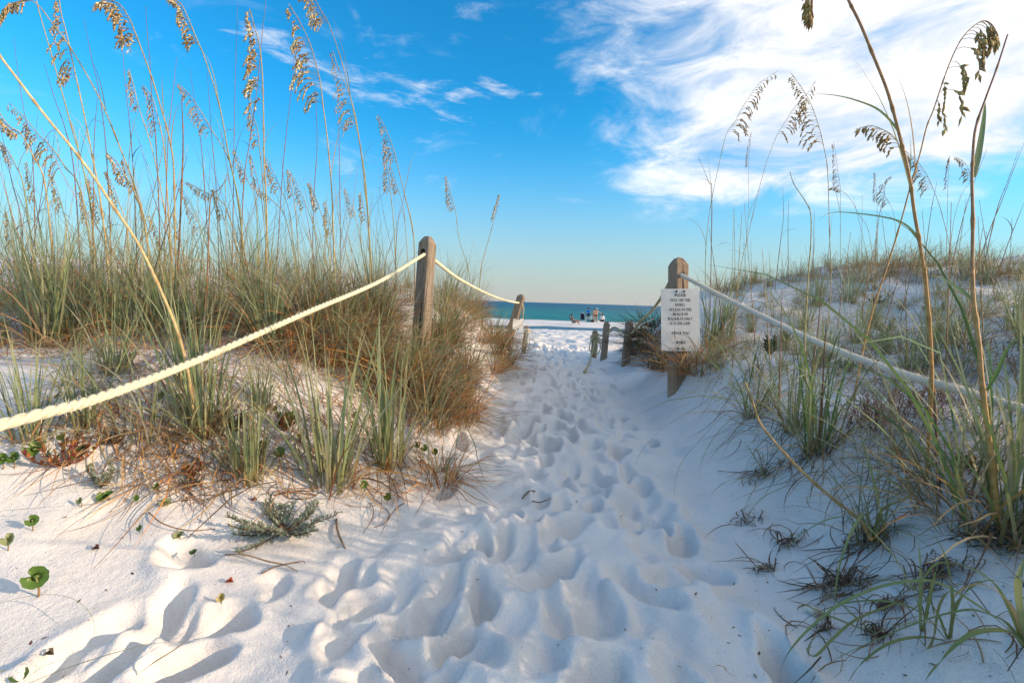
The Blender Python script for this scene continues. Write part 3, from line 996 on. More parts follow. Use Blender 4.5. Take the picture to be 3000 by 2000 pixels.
# ------------------------------------------------------------------ people on the sand bar
SKIN = [(0.52, 0.30, 0.20), (0.46, 0.25, 0.16), (0.30, 0.16, 0.10)]
PMAT = {}
def cloth(name, col):
    if name not in PMAT:
        PMAT[name] = plain(name, col, 0.75, 0.15, 0.08, 25.0)
    return PMAT[name]

def skin_mesh(name, joints, edges, mat, parent, root):
    """one continuous surface grown round a skeleton: joints name -> (x, y, z, radius)"""
    names = list(joints)
    me = bpy.data.meshes.new(name + '_bones')
    me.from_pydata([joints[n_][:3] for n_ in names], [(names.index(a), names.index(b)) for a, b in edges], [])
    ob = bpy.data.objects.new(name + '_bones', me)
    COL.objects.link(ob)
    md = ob.modifiers.new('skin', 'SKIN')
    for i, n_ in enumerate(names):
        r_ = joints[n_][3]
        v = me.skin_vertices[0].data[i]
        v.radius = (r_, r_) if not isinstance(r_, tuple) else r_
        v.use_root = (n_ == root)
    sb = ob.modifiers.new('subsurf', 'SUBSURF'); sb.levels = 1; sb.render_levels = 1
    dg = bpy.context.evaluated_depsgraph_get()
    out_me = bpy.data.meshes.new_from_object(ob.evaluated_get(dg))
    bpy.data.objects.remove(ob); bpy.data.meshes.remove(me)
    out_me.name = name
    out_me.materials.clear(); out_me.materials.append(mat)
    out_me.polygons.foreach_set('use_smooth', np.ones(len(out_me.polygons), bool))
    o = bpy.data.objects.new(name, out_me); COL.objects.link(o); o.parent = parent
    return o

BASE = dict(pel=(0, 0, 0.93, 0.125), spine=(0, 0.01, 1.10, 0.115), chest=(0, 0.01, 1.30, 0.135), neck=(0, 0.0, 1.455, 0.052), headb=(0, -0.01, 1.54, 0.070), headm=(0, -0.015, 1.62, 0.088), headt=(0, -0.005, 1.70, 0.062),
            nose=(0, -0.115, 1.60, 0.010),
            shl=(-0.165, 0.01, 1.40, 0.058), ell=(-0.235, 0.03, 1.12, 0.041), wrl=(-0.25, -0.02, 0.88, 0.028), pal=(-0.25, -0.035, 0.81, 0.030),
            shr=(0.165, 0.01, 1.40, 0.058), elr=(0.235, 0.03, 1.12, 0.041), wrr=(0.25, -0.02, 0.88, 0.028), par=(0.25, -0.035, 0.81, 0.030),
            hil=(-0.09, 0, 0.88, 0.098), knl=(-0.105, -0.01, 0.49, 0.060), anl=(-0.11, 0.02, 0.085, 0.040), tol=(-0.12, -0.13, 0.035, 0.034),
            hir=(0.09, 0, 0.88, 0.098), knr=(0.105, -0.01, 0.49, 0.060), anr=(0.11, 0.02, 0.085, 0.040), tor=(0.12, -0.13, 0.035, 0.034))
BE = [('pel', 'spine'), ('spine', 'chest'), ('chest', 'neck'), ('neck', 'headb'), ('headb', 'headm'), ('headm', 'headt'), ('headm', 'nose'), ('chest', 'shl'), ('shl', 'ell'), ('ell', 'wrl'), ('wrl', 'pal'),
      ('chest', 'shr'), ('shr', 'elr'), ('elr', 'wrr'), ('wrr', 'par'), ('pel', 'hil'), ('hil', 'knl'), ('knl', 'anl'), ('anl', 'tol'), ('pel', 'hir'), ('hir', 'knr'), ('knr', 'anr'), ('anr', 'tor')]

def person(px, py, yaw, label, over, skin, sc, clothes, hair=None, cap=None, group='people on the sand bar'):
    g_ = G(px, py)
    root = empty('person', g_, label, 'person', group, yaw, sc)
    J = dict(BASE)
    for k, v in over.items():
        J[k] = (*v, BASE[k][3]) if len(v) == 3 else v
    E = list(BE)
    for s_, w_, p_ in (('l', 'wrl', 'pal'), ('r', 'wrr', 'par')):
        W_, Pm = Vector(J[w_][:3]), Vector(J[p_][:3])
        d = (Pm - W_).normalized()
        side, nn = frame(d, Vector((0.2, 1, 0.1)))
        for i, (off, ln) in enumerate(((-0.024, 0.062), (-0.008, 0.075), (0.008, 0.070), (0.024, 0.055))):
            a = Pm + side * off + d * 0.025; b = a + d * ln * 0.55 + nn * 0.010; c = a + d * ln + nn * 0.028
            J[f'f{s_}{i}b'] = (*b, 0.0085); J[f'f{s_}{i}c'] = (*c, 0.007)
            E += [(p_, f'f{s_}{i}b'), (f'f{s_}{i}b', f'f{s_}{i}c')]
        t1 = W_ + d * 0.03 + side * 0.035; t2 = t1 + d * 0.04 + side * 0.015
        J[f't{s_}1'] = (*t1, 0.011); J[f't{s_}2'] = (*t2, 0.008)
        E += [(w_, f't{s_}1'), (f't{s_}1', f't{s_}2')]
    skin_mesh('body', J, E, cloth('skin_%d' % skin, SKIN[skin]), root, 'pel')
    for nm, js, es, grow_, col in clothes:
        JJ = {}
        for j in js:
            if isinstance(j, tuple):
                j, a, b, t = j
                A, B = J[a], J[b]
                JJ[j] = tuple(A[i] * (1 - t) + B[i] * t for i in range(3)) + ((A[3] * (1 - t) + B[3] * t) + grow_,)
            else:
                JJ[j] = (*J[j][:3], J[j][3] + grow_)
        skin_mesh(nm, JJ, es, cloth(nm + '_%d%d%d' % tuple(int(c * 99) for c in col), col), root, es[0][0])
    H = Vector(J['headm'][:3])
    if hair:
        mb_ = MB(); n = 12
        vs = []
        for j in range(6):
            ph = PI / 2 * (1 - j / 3.6)
            for i in range(n):
                a = 2 * PI * i / n
                front = 0.4 if (math.sin(a) < -0.3 and j > 2) else 1.0
                vs.append(H + Vector((0.108 * math.cos(ph) * math.cos(a), 0.018 + 0.112 * math.cos(ph) * math.sin(a) * front, 0.015 + 0.118 * math.sin(ph))))
        fs = [(j * n + i, j * n + (i + 1) % n, (j + 1) * n + (i + 1) % n, (j + 1) * n + i) for j in range(5) for i in range(n)]
        fs.append(tuple(range(n)))
        mb_.add(vs, fs, None); mb_.build('hair', cloth('hair_%d' % int(hair[0] * 999), hair), root)
    if cap:
        mb_ = MB(); n = 14
        vs = []
        for j in range(5):
            ph = PI / 2 * (1 - j / 4)
            for i in range(n):
                a = 2 * PI * i / n
                vs.append(H + Vector((0.122 * math.cos(ph) * math.cos(a), 0.01 + 0.125 * math.cos(ph) * math.sin(a), 0.045 + 0.10 * math.sin(ph))))
        fs = [(j * n + i, j * n + (i + 1) % n, (j + 1) * n + (i + 1) % n, (j + 1) * n + i) for j in range(4) for i in range(n)]
        fs.append(tuple(range(n)))
        br = len(vs)
        for i in range(8):
            a = PI + PI * i / 7
            vs.append(H + Vector((0.11 * math.cos(a), 0.10 * math.sin(a), 0.05))); vs.append(H + Vector((0.11 * math.cos(a), 0.20 * math.sin(a), 0.035)))
        fs += [(br + 2 * i, br + 2 * i + 1, br + 2 * i + 3, br + 2 * i + 2) for i in range(7)]
        mb_.add(vs, fs, None); mb_.build('sun_hat', cloth('hat', cap), root)
    return root
SHIRT = (['pel', 'spine', 'chest', 'shl', 'shr', ('sl', 'shl', 'ell', 0.55), ('sr', 'shr', 'elr', 0.55)], [('pel', 'spine'), ('spine', 'chest'), ('chest', 'shl'), ('shl', 'sl'), ('chest', 'shr'), ('shr', 'sr')])
LSHIRT = (['pel', 'spine', 'chest', 'shl', 'shr', 'ell', 'elr', ('sl', 'ell', 'wrl', 0.85), ('sr', 'elr', 'wrr', 0.85)], [('pel', 'spine'), ('spine', 'chest'), ('chest', 'shl'), ('shl', 'ell'), ('ell', 'sl'), ('chest', 'shr'), ('shr', 'elr'), ('elr', 'sr')])
SHORT = (['pel', 'hil', 'hir', ('kl', 'hil', 'knl', 0.6), ('kr', 'hir', 'knr', 0.6)], [('pel', 'hil'), ('hil', 'kl'), ('pel', 'hir'), ('hir', 'kr')])
BRIEF = (['pel', 'hil', 'hir'], [('pel', 'hil'), ('pel', 'hir')])
BRA = (['chest', ('c2', 'chest', 'spine', 0.35)], [('chest', 'c2')])
BLK = (0.018, 0.018, 0.02)
HAIRD = (0.03, 0.018, 0.012)
person(1723, 941, PI * 0.93, 'standing person in a bright blue shirt on the sand bar', dict(ell=(-0.27, -0.10, 1.15), wrl=(-0.20, -0.34, 1.08), pal=(-0.19, -0.41, 1.06), elr=(0.27, -0.10, 1.15), wrr=(0.18, -0.33, 1.06), par=(0.17, -0.40, 1.04), headm=(0, -0.05, 1.61), headt=(0, -0.03, 1.69), headb=(0, -0.03, 1.53), nose=(0, -0.15, 1.58)), 1, 1.02,
       [('shirt', *SHIRT, 0.028, (0.0, 0.22, 0.70)), ('shorts', *SHORT, 0.022, (0.02, 0.03, 0.07))], HAIRD)
person(1740, 942, PI * 1.15, 'dark-haired standing person with a hand on the hip beside the one in the hat', dict(ell=(-0.34, 0.05, 1.17), wrl=(-0.17, -0.02, 1.00), pal=(-0.12, -0.05, 0.98)), 0, 0.98, [('bikini_bottom', *BRIEF, 0.010, BLK), ('bikini_top', *BRA, 0.008, BLK)], HAIRD)
person(1746, 945, PI * 0.97, 'standing person in a white sun hat and black bikini bottom, arm held out', dict(ell=(-0.40, -0.02, 1.27), wrl=(-0.60, -0.08, 1.16), pal=(-0.66, -0.09, 1.13), hil=(-0.10, 0, 0.88), anl=(-0.05, 0.02, 0.085), tol=(-0.05, -0.13, 0.035), knl=(-0.09, -0.02, 0.49), anr=(0.22, 0.05, 0.085), tor=(0.24, -0.10, 0.035), knr=(0.16, 0.0, 0.49)), 0, 1.0,
       [('bikini_bottom', *BRIEF, 0.008, BLK), ('bikini_top', *BRA, 0.006, (0.5, 0.33, 0.22))], HAIRD, (0.78, 0.72, 0.60))
dz = -0.76
SIT = dict(pel=(0, 0, 0.15), spine=(0, 0.0, 0.34), chest=(0, -0.02, 0.54), neck=(0, -0.03, 0.69), headb=(0, -0.05, 0.77), headm=(0, -0.06, 0.85), headt=(0, -0.05, 0.93), nose=(0, -0.16, 0.83), shl=(-0.17, -0.01, 0.63), ell=(-0.26, -0.02, 0.36), wrl=(-0.25, -0.14, 0.16), pal=(-0.25, -0.18, 0.10),
           shr=(0.17, -0.01, 0.63), elr=(0.26, -0.02, 0.36), wrr=(0.25, -0.14, 0.16), par=(0.25, -0.18, 0.10), hil=(-0.10, -0.02, 0.13), knl=(-0.16, -0.40, 0.30), anl=(-0.10, -0.62, 0.06), tol=(-0.10, -0.74, 0.04), hir=(0.10, -0.02, 0.13), knr=(0.16, -0.40, 0.30), anr=(0.10, -0.62, 0.06), tor=(0.10, -0.74, 0.04))
person(1764, 942, PI * 0.95, 'person in a white long-sleeved shirt sitting on the sand with back turned', SIT, 1, 1.08, [('shirt', *LSHIRT, 0.03, (0.74, 0.72, 0.74)), ('shorts', *SHORT, 0.022, BLK)], HAIRD)
RECL = dict(pel=(0, 0.04, 0.30), spine=(0, 0.12, 0.46), chest=(0, 0.20, 0.64), neck=(0, 0.24, 0.78), headb=(0, 0.23, 0.86), headm=(0, 0.21, 0.94), headt=(0, 0.22, 1.02), nose=(0, 0.11, 0.92), shl=(-0.17, 0.20, 0.72), ell=(-0.24, 0.02, 0.52), wrl=(-0.18, -0.24, 0.50), pal=(-0.17, -0.31, 0.49),
            shr=(0.17, 0.20, 0.72), elr=(0.24, 0.02, 0.52), wrr=(0.18, -0.24, 0.50), par=(0.17, -0.31, 0.49), hil=(-0.10, 0.0, 0.29), knl=(-0.11, -0.42, 0.46), anl=(-0.11, -0.52, 0.08), tol=(-0.11, -0.64, 0.04), hir=(0.10, 0.0, 0.29), knr=(0.11, -0.42, 0.46), anr=(0.11, -0.52, 0.08), tor=(0.11, -0.64, 0.04))
person(1680, 939, PI * 0.5, 'tanned person sitting in profile in the dark beach chair', RECL, 2, 1.05, [('shorts', *SHORT, 0.018, (0.05, 0.03, 0.03))], HAIRD)

def beach_chair(px, py, yaw, label, col):
    g_ = G(px, py); root = empty('beach_chair', g_, label, 'chair', 'beach chairs', yaw)
    fr = cloth('chair_frame', (0.55, 0.55, 0.56)); fab = cloth('chair_fabric', col)
    for s in (-1, 1):
        mb_ = MB(); x = 0.29 * s
        tube(mb_, spline([Vector((x, -0.30, 0.0)), Vector((x, -0.10, 0.26)), Vector((x, 0.16, 0.30)), Vector((x, 0.46, 0.98))], 14), 0.014, None, 6)
        tube(mb_, spline([Vector((x, 0.34, 0.0)), Vector((x, 0.1, 0.26)), Vector((x, -0.26, 0.46)), Vector((x, -0.34, 0.50))], 14), 0.014, None, 6)
        mb_.build('side_frame', fr, root)
        mb_ = MB(); box(mb_, (x, -0.08, 0.52), 0.05, 0.46, 0.022, None); mb_.build('armrest', fr, root, False)
    mb_ = MB(); n = 8; vs = []
    for i in range(n + 1):
        u = i / n
        for s in (-1, 1): vs.append(Vector((0.27 * s, -0.30 + 0.48 * u, 0.30 - 0.06 * math.sin(PI * u))))
    for i in range(n + 1):
        u = i / n
        for s in (-1, 1): vs.append(Vector((0.27 * s, -0.30 + 0.48 * u, 0.285 - 0.06 * math.sin(PI * u))))
    m_ = 2 * (n + 1)
    mb_.add(vs, [(2 * i, 2 * i + 1, 2 * i + 3, 2 * i + 2) for i in range(n)] + [(m_ + 2 * i, m_ + 2 * i + 2, m_ + 2 * i + 3, m_ + 2 * i + 1) for i in range(n)], None); mb_.build('seat', fab, root)
    mb_ = MB(); vs = []
    for k in (0, 0.015):
        for i in range(n + 1):
            u = i / n
            for s in (-1, 1): vs.append(Vector((0.27 * s, 0.17 + 0.30 * u + 0.03 * math.sin(PI * u) + k, 0.30 + 0.70 * u)))
    mb_.add(vs, [(2 * i, 2 * i + 1, 2 * i + 3, 2 * i + 2) for i in range(n)] + [(m_ + 2 * i, m_ + 2 * i + 2, m_ + 2 * i + 3, m_ + 2 * i + 1) for i in range(n)], None); mb_.build('backrest', fab, root)
beach_chair(1680, 939, PI * 0.5, 'dark beach chair with the tanned person in it', (0.02, 0.025, 0.05))
beach_chair(1707, 941, PI * 0.9, 'empty navy beach chair seen from behind on the sand bar', (0.012, 0.018, 0.06))
g_ = G(1724, 942.5); root = empty('folding_table', g_, 'white folding table in front of the blue-shirted person', 'table')
WHT = cloth('white_plastic', (0.72, 0.72, 0.72))
mb = MB(); box(mb, (0, 0, 0.50), 0.75, 0.45, 0.035, None); mb.build('tabletop', WHT, root, False)
for sx_ in (-0.33, 0.33):
    for sy_ in (-0.18, 0.18):
        mb = MB(); tube(mb, [Vector((sx_ * 1.05, sy_, 0)), Vector((sx_, sy_, 0.485))], 0.014, None, 6); mb.build('leg', WHT, root)
g2 = G(1724, 943); root = empty('cooler', g2, 'teal cooler box standing under the white folding table', 'cooler')
mb = MB(); box(mb, (0, -0.05, 0.16), 0.46, 0.30, 0.32, None); mb.build('body', cloth('teal', (0.01, 0.16, 0.20)), root, False)
mb = MB(); box(mb, (0, -0.05, 0.345), 0.49, 0.33, 0.045, None); mb.build('lid', cloth('teal_lid', (0.02, 0.24, 0.28)), root, False)
mb = MB(); tube(mb, spline([Vector((-0.24, -0.05, 0.25)), Vector((-0.25, -0.24, 0.30)), Vector((0.25, -0.24, 0.30)), Vector((0.24, -0.05, 0.25))], 12), 0.012, None, 5); mb.build('handle', WHT, root)
root = empty('striped_towel', g_ + Vector((0.28, 0.0, 0.52)), 'navy and white striped towel heaped on the folding table', 'towel')
mb = MB(); n = 16; rg = random.Random(2); vs, cs = [], []
for j in range(n + 1):
    for i in range(n + 1):
        u, v = i / n - 0.5, j / n - 0.5
        h = 0.26 * math.exp(-(u * u + v * v) * 9) * (1 + 0.3 * math.sin(u * 19 + v * 7)) + 0.02
        vs.append(Vector((u * 0.72, v * 0.40, h))); cs.append((0.02, 0.03, 0.09) if (i // 2) % 2 else (0.72, 0.72, 0.72))
mb.add(vs, [(j * (n + 1) + i, j * (n + 1) + i + 1, (j + 1) * (n + 1) + i + 1, (j + 1) * (n + 1) + i) for j in range(n) for i in range(n)], cs); mb.build('cloth', COLR, root)
g3 = G(1709, 941); root = empty('beach_umbrella', g3, 'navy and white striped beach umbrella half folded beside the blue-shirted person', 'umbrella')
ax = Vector((-0.15, 0, 1)).normalized()
mb = MB(); tube(mb, [Vector((0.1, 0.2, 0)), Vector((0.1, 0.2, 0)) + ax * 1.25], 0.016, None, 6); mb.build('pole', WHT, root)
for k in range(8):
    mb = MB(); a0, a1 = 2 * PI * k / 8, 2 * PI * (k + 1) / 8
    top = Vector((0.1, 0.2, 0)) + ax * 1.2; vs = [top]
    for t in (0.5, 1.0):
        for a in (a0, (a0 + a1) / 2, a1):
            r_ = 0.36 * t * (0.85 if a == (a0 + a1) / 2 else 1); vs.append(top - ax * 0.42 * t ** 1.3 + Vector((math.cos(a), math.sin(a), 0)) * r_)
    mb.add(vs, [(0, 1, 2), (0, 2, 3), (1, 4, 5, 2), (2, 5, 6, 3)], (0.015, 0.02, 0.07) if k % 2 else (0.72, 0.72, 0.72)); mb.build('canopy_panel', COLR, root)
def soft_box(name, px, py, sx_, sy_, sz_, col, label, cat, handles=False):
    g_ = G(px, py); root = empty(name, g_, label, cat)
    mb_ = MB(); n, m = 14, 6; vs = []
    for j in range(m + 1):
        v = j / m; k = (1 - abs(2 * v - 1) ** 4) ** 0.25 * 0.25 + 0.75
        for i in range(n):
            a = 2 * PI * i / n; c, s = math.cos(a), math.sin(a)
            vs.append(Vector((sx_ / 2 * k * abs(c) ** 0.5 * (1 if c > 0 else -1), sy_ / 2 * k * abs(s) ** 0.5 * (1 if s > 0 else -1), v * sz_ * (1 + 0.06 * math.sin(3 * a)))))
    mb_.add(vs, [(j * n + i, j * n + (i + 1) % n, (j + 1) * n + (i + 1) % n, (j + 1) * n + i) for j in range(m) for i in range(n)] + [tuple(range(m * n, (m + 1) * n))], None)
    mb_.build('body', cloth(name, col), root)
    if handles:
        for s in (-1, 1):
            mb_ = MB(); tube(mb_, spline([Vector((-sx_ * 0.25, s * sy_ * 0.4, sz_ * 0.9)), Vector((-sx_ * 0.15, s * sy_ * 0.4, sz_ * 1.35)), Vector((sx_ * 0.15, s * sy_ * 0.4, sz_ * 1.35)), Vector((sx_ * 0.25, s * sy_ * 0.4, sz_ * 0.9))], 12), 0.013, None, 5); mb_.build('handle', cloth(name, col), root)
soft_box('beach_float', 1690, 943, 0.75, 0.5, 0.10, (0.55, 0.03, 0.04), 'flat red float lying on the sand by the seated person', 'float')
soft_box('beach_bag', 1736, 943.5, 0.55, 0.32, 0.26, BLK, 'black bag on the sand behind the person in the sun hat', 'bag', True)
soft_box('white_bag', 1752, 944, 0.34, 0.25, 0.22, (0.70, 0.68, 0.66), 'small white bag on the sand beside the person in the sun hat', 'bag', True)

# ------------------------------------------------------------------ dune grass
GREEN = [(0.225, 0.262, 0.122), (0.285, 0.315, 0.165), (0.170, 0.205, 0.095), (0.345, 0.360, 0.215), (0.250, 0.300, 0.140)]
GREY = [(0.285, 0.277, 0.180), (0.225, 0.232, 0.150), (0.360, 0.330, 0.225)]
TAN = [(0.520, 0.351, 0.163), (0.429, 0.260, 0.111), (0.572, 0.429, 0.234)]
RUST = [(0.420, 0.189, 0.063), (0.504, 0.238, 0.070), (0.336, 0.140, 0.056)]
BROWN = [(0.256, 0.144, 0.072), (0.160, 0.096, 0.056), (0.320, 0.208, 0.120), (0.208, 0.160, 0.120)]
DEEP = [(0.093, 0.170, 0.043), (0.128, 0.221, 0.060), (0.153, 0.246, 0.085)]

def grow(rg, base, az_, th0, L, curl, n=6, p=1.5, floor=0.004):
    pts = [Vector(base)]
    pos = Vector(base)
    tw = rg.uniform(-0.35, 0.35)
    for i in range(n):
        u = (i + 0.5) / n
        th = min(th0 + curl * u ** p, 2.7)
        a = az_ + tw * u
        pos = pos + Vector((math.sin(th) * math.cos(a), math.sin(th) * math.sin(a), math.cos(th))) * (L / n)
        if pos.z < floor:
            pos.z = floor + rg.uniform(0, 0.01)
        pts.append(pos.copy())
    return pts

def tuft_meshes(kind, seed):
    """two meshes: living blades and dead ones, for a tuft about as tall as its kind says"""
    rg = random.Random(seed * 131 + hash_kind(kind))
    random.seed(seed * 17 + hash_kind(kind))
    K = KINDS[kind]
    g, d = MB(), MB()
    for i in range(K['n']):
        a = rg.uniform(0, 2 * PI)
        r_ = K['r'] * math.sqrt(rg.random())
        b = (r_ * math.cos(a), r_ * math.sin(a), -0.03)
        aa = a + rg.gauss(0, 0.7)
        L = rg.uniform(*K['L'])
        pts = grow(rg, b, aa, abs(rg.gauss(0, K['th'])) + 0.03, L, rg.uniform(*K['curl']), 7, rg.uniform(1.2, 2.4))
        c = jit(rg.choice(K['pal']))
        c0 = mixc(c, rg.choice(TAN), rg.uniform(0.3, 0.9)) if rg.random() < 0.7 else c
        tip = mixc(c, rg.choice(TAN), rg.choice((0, 0, 0.25, 0.7)))
        cm = [c0, c, tip]
        ribbon_c(g, pts, rg.uniform(*K['w']), cm, rg.uniform(-0.8, 0.8))
    for i in range(K['nd']):
        a = rg.uniform(0, 2 * PI)
        r_ = K['r'] * 1.25 * math.sqrt(rg.random())
        b = (r_ * math.cos(a), r_ * math.sin(a), -0.02)
        L = rg.uniform(*K['Ld'])
        pts = grow(rg, b, a + rg.gauss(0, 0.9), rg.uniform(0.15, K['thd']), L, rg.uniform(0.5, 2.4), 7, rg.uniform(0.7, 1.6))
        c = jit(rg.choice(K['pald']), 0.3)
        ribbon_c(d, pts, rg.uniform(*K['w']) * 0.8, [jit(c), c, jit(c)], rg.uniform(-1, 1))
    return g.mesh('green_blades', LEAF), d.mesh('dry_blades', DRY)

def ribbon_c(mb_, pts, wd, cm, roll):
    ts = tangents(pts); n = len(pts)
    vs, cs = [], []
    for i, p in enumerate(pts):
        u = i / (n - 1)
        prof = (0.75 + 0.25 * min(1, u * 4)) * (1 - u ** 1.8) + 0.03
        s, nn = frame(ts[i])
        a = roll * (0.4 + u)
        s = s * math.cos(a) + nn * math.sin(a)
        h = s * (wd * 0.5 * prof)
        col = mixc(cm[0], cm[1], min(1, u * 3.2)) if u < 0.6 else mixc(cm[1], cm[2], (u - 0.6) / 0.4)
        vs += [p - h, p + h]; cs += [col, col]
    mb_.add(vs, [(2 * i, 2 * i + 1, 2 * i + 3, 2 * i + 2) for i in range(n - 1)], cs)

def hash_kind(k):
    return sum(ord(c) * (i + 3) for i, c in enumerate(k))

KINDS = {
 'tall':   dict(n=34, nd=36, r=0.07, L=(0.25, 0.80), th=0.24, curl=(0.1, 1.5), w=(0.0032, 0.006), pal=GREEN + GREY + TAN[:1], Ld=(0.18, 0.55), thd=0.8, pald=TAN + BROWN + RUST * 2),
 'fan':    dict(n=52, nd=26, r=0.05, L=(0.25, 0.55), th=0.26, curl=(0.0, 0.7), w=(0.005, 0.0085), pal=GREEN, Ld=(0.15, 0.4), thd=1.3, pald=TAN + RUST + BROWN),
 'tangle': dict(n=30, nd=105, r=0.11, L=(0.25, 0.6), th=0.42, curl=(0.4, 2.0), w=(0.0035, 0.006), pal=GREEN + GREY, Ld=(0.18, 0.48), thd=1.2, pald=BROWN + TAN + RUST),
 'droop':  dict(n=34, nd=130, r=0.09, L=(0.25, 0.55), th=0.5, curl=(0.8, 2.3), w=(0.004, 0.0075), pal=GREEN + GREY, Ld=(0.25, 0.55), thd=1.5, pald=RUST * 2 + BROWN + TAN[:1]),
 'short':  dict(n=46, nd=36, r=0.06, L=(0.15, 0.40), th=0.38, curl=(0.2, 1.3), w=(0.003, 0.0055), pal=GREEN + GREY, Ld=(0.1, 0.3), thd=1.2, pald=BROWN + TAN),
 'sparse': dict(n=24, nd=24, r=0.04, L=(0.18, 0.46), th=0.32, curl=(0.2, 1.4), w=(0.0028, 0.005), pal=GREEN + GREY, Ld=(0.1, 0.32), thd=1.3, pald=TAN + BROWN + GREY),
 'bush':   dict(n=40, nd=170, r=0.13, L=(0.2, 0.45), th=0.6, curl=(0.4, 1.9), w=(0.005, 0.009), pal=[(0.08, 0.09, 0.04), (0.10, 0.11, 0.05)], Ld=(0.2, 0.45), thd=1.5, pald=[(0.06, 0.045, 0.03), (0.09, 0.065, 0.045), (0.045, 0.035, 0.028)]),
 'arch':   dict(n=40, nd=26, r=0.045, L=(0.35, 0.75), th=0.5, curl=(0.7, 2.1), w=(0.0045, 0.0075), pal=DEEP + GREEN[:3], Ld=(0.2, 0.45), thd=1.4, pald=BROWN + TAN),
}
KINDS['wisp'] = dict(n=13, nd=5, r=0.05, L=(0.7, 1.25), th=0.16, curl=(0.2, 1.3), w=(0.0028, 0.0042), pal=GREEN + GREY, Ld=(0.4, 0.8), thd=0.4, pald=TAN + RUST)
TUFT = {}
for kind in KINDS:
    TUFT[kind] = [tuft_meshes(kind, s) for s in range(1, 5)]
trng = random.Random(99)

def put_tuft(kind, p, sc, label, group=None, lean=(0, 0)):
    root = empty('grass_tuft', p, label, 'grass', group, trng.uniform(0, 2 * PI), sc)
    root.rotation_euler = (lean[0], lean[1], trng.uniform(0, 2 * PI))
    g, d = TUFT[kind][trng.randrange(4)]
    link('green_blades', g, root, 'stuff')
    g2, d2 = TUFT[kind][trng.randrange(4)]
    link('dry_blades', d2, root, 'stuff')
    return root

def bulk_grass(items, label):
    """many far or unseen tufts as one mass: items (kind, place, scale)"""
    for which, mat in ((0, LEAF), (1, DRY)):
        V, F, C = [], [], []; off = 0
        for kind, p, sc in items:
            me = TUFT[kind][trng.randrange(4)][which]
            n = len(me.vertices)
            co = np.empty(n * 3, np.float32); me.vertices.foreach_get('co', co); co = co.reshape(-1, 3)
            cl = np.empty(n * 4, np.float32); me.attributes['Col'].data.foreach_get('color', cl)
            q = np.empty(len(me.loops), np.int32); me.loops.foreach_get('vertex_index', q)
            a = trng.uniform(0, 2 * PI); c, s_ = math.cos(a), math.sin(a)
            w_ = np.stack([co[:, 0] * c - co[:, 1] * s_, co[:, 0] * s_ + co[:, 1] * c, co[:, 2]], 1) * sc + np.array(p)
            V.append(w_); F.append(q.reshape(-1, 4) + off); C.append(cl.reshape(-1, 4)); off += n
        V = np.concatenate(V); F = np.concatenate(F); C = np.concatenate(C)
        me = bpy.data.meshes.new('grass_growth')
        me.vertices.add(len(V)); me.vertices.foreach_set('co', V.astype(np.float32).ravel())
        me.loops.add(F.size); me.loops.foreach_set('vertex_index', F.astype(np.int32).ravel())
        me.polygons.add(len(F)); me.polygons.foreach_set('loop_start', np.arange(0, F.size, 4, dtype=np.int32))
        me.polygons.foreach_set('use_smooth', np.ones(len(F), bool))
        me.update(calc_edges=True)
        at = me.attributes.new('Col', 'FLOAT_COLOR', 'POINT'); at.data.foreach_set('color', C.ravel())
        me.materials.append(mat)
        o = bpy.data.objects.new('green_grass' if which == 0 else 'dry_grass', me); COL.objects.link(o)
        tag(o, ('green blades of ' if which == 0 else 'dry brown blades of ') + label, 'grass', None, 'stuff')

def D(x, y): return (x * 1.2755, y * 1.2755)
def Z1(x, y): return (x / 2.24, y / 2.24)
def Z2(x, y): return (x / 2.24, 600 + y / 2.24)
def Z3(x, y): return (x / 2.09, 1250 + y / 2.09)
def Z6(x, y): return (2000 + x / 1.96, y / 1.96)
def Z7(x, y): return (2000 + x / 2.352, 700 + y / 2.352)
def Z8(x, y): return (2000 + x / 2.24, 1300 + y / 2.24)

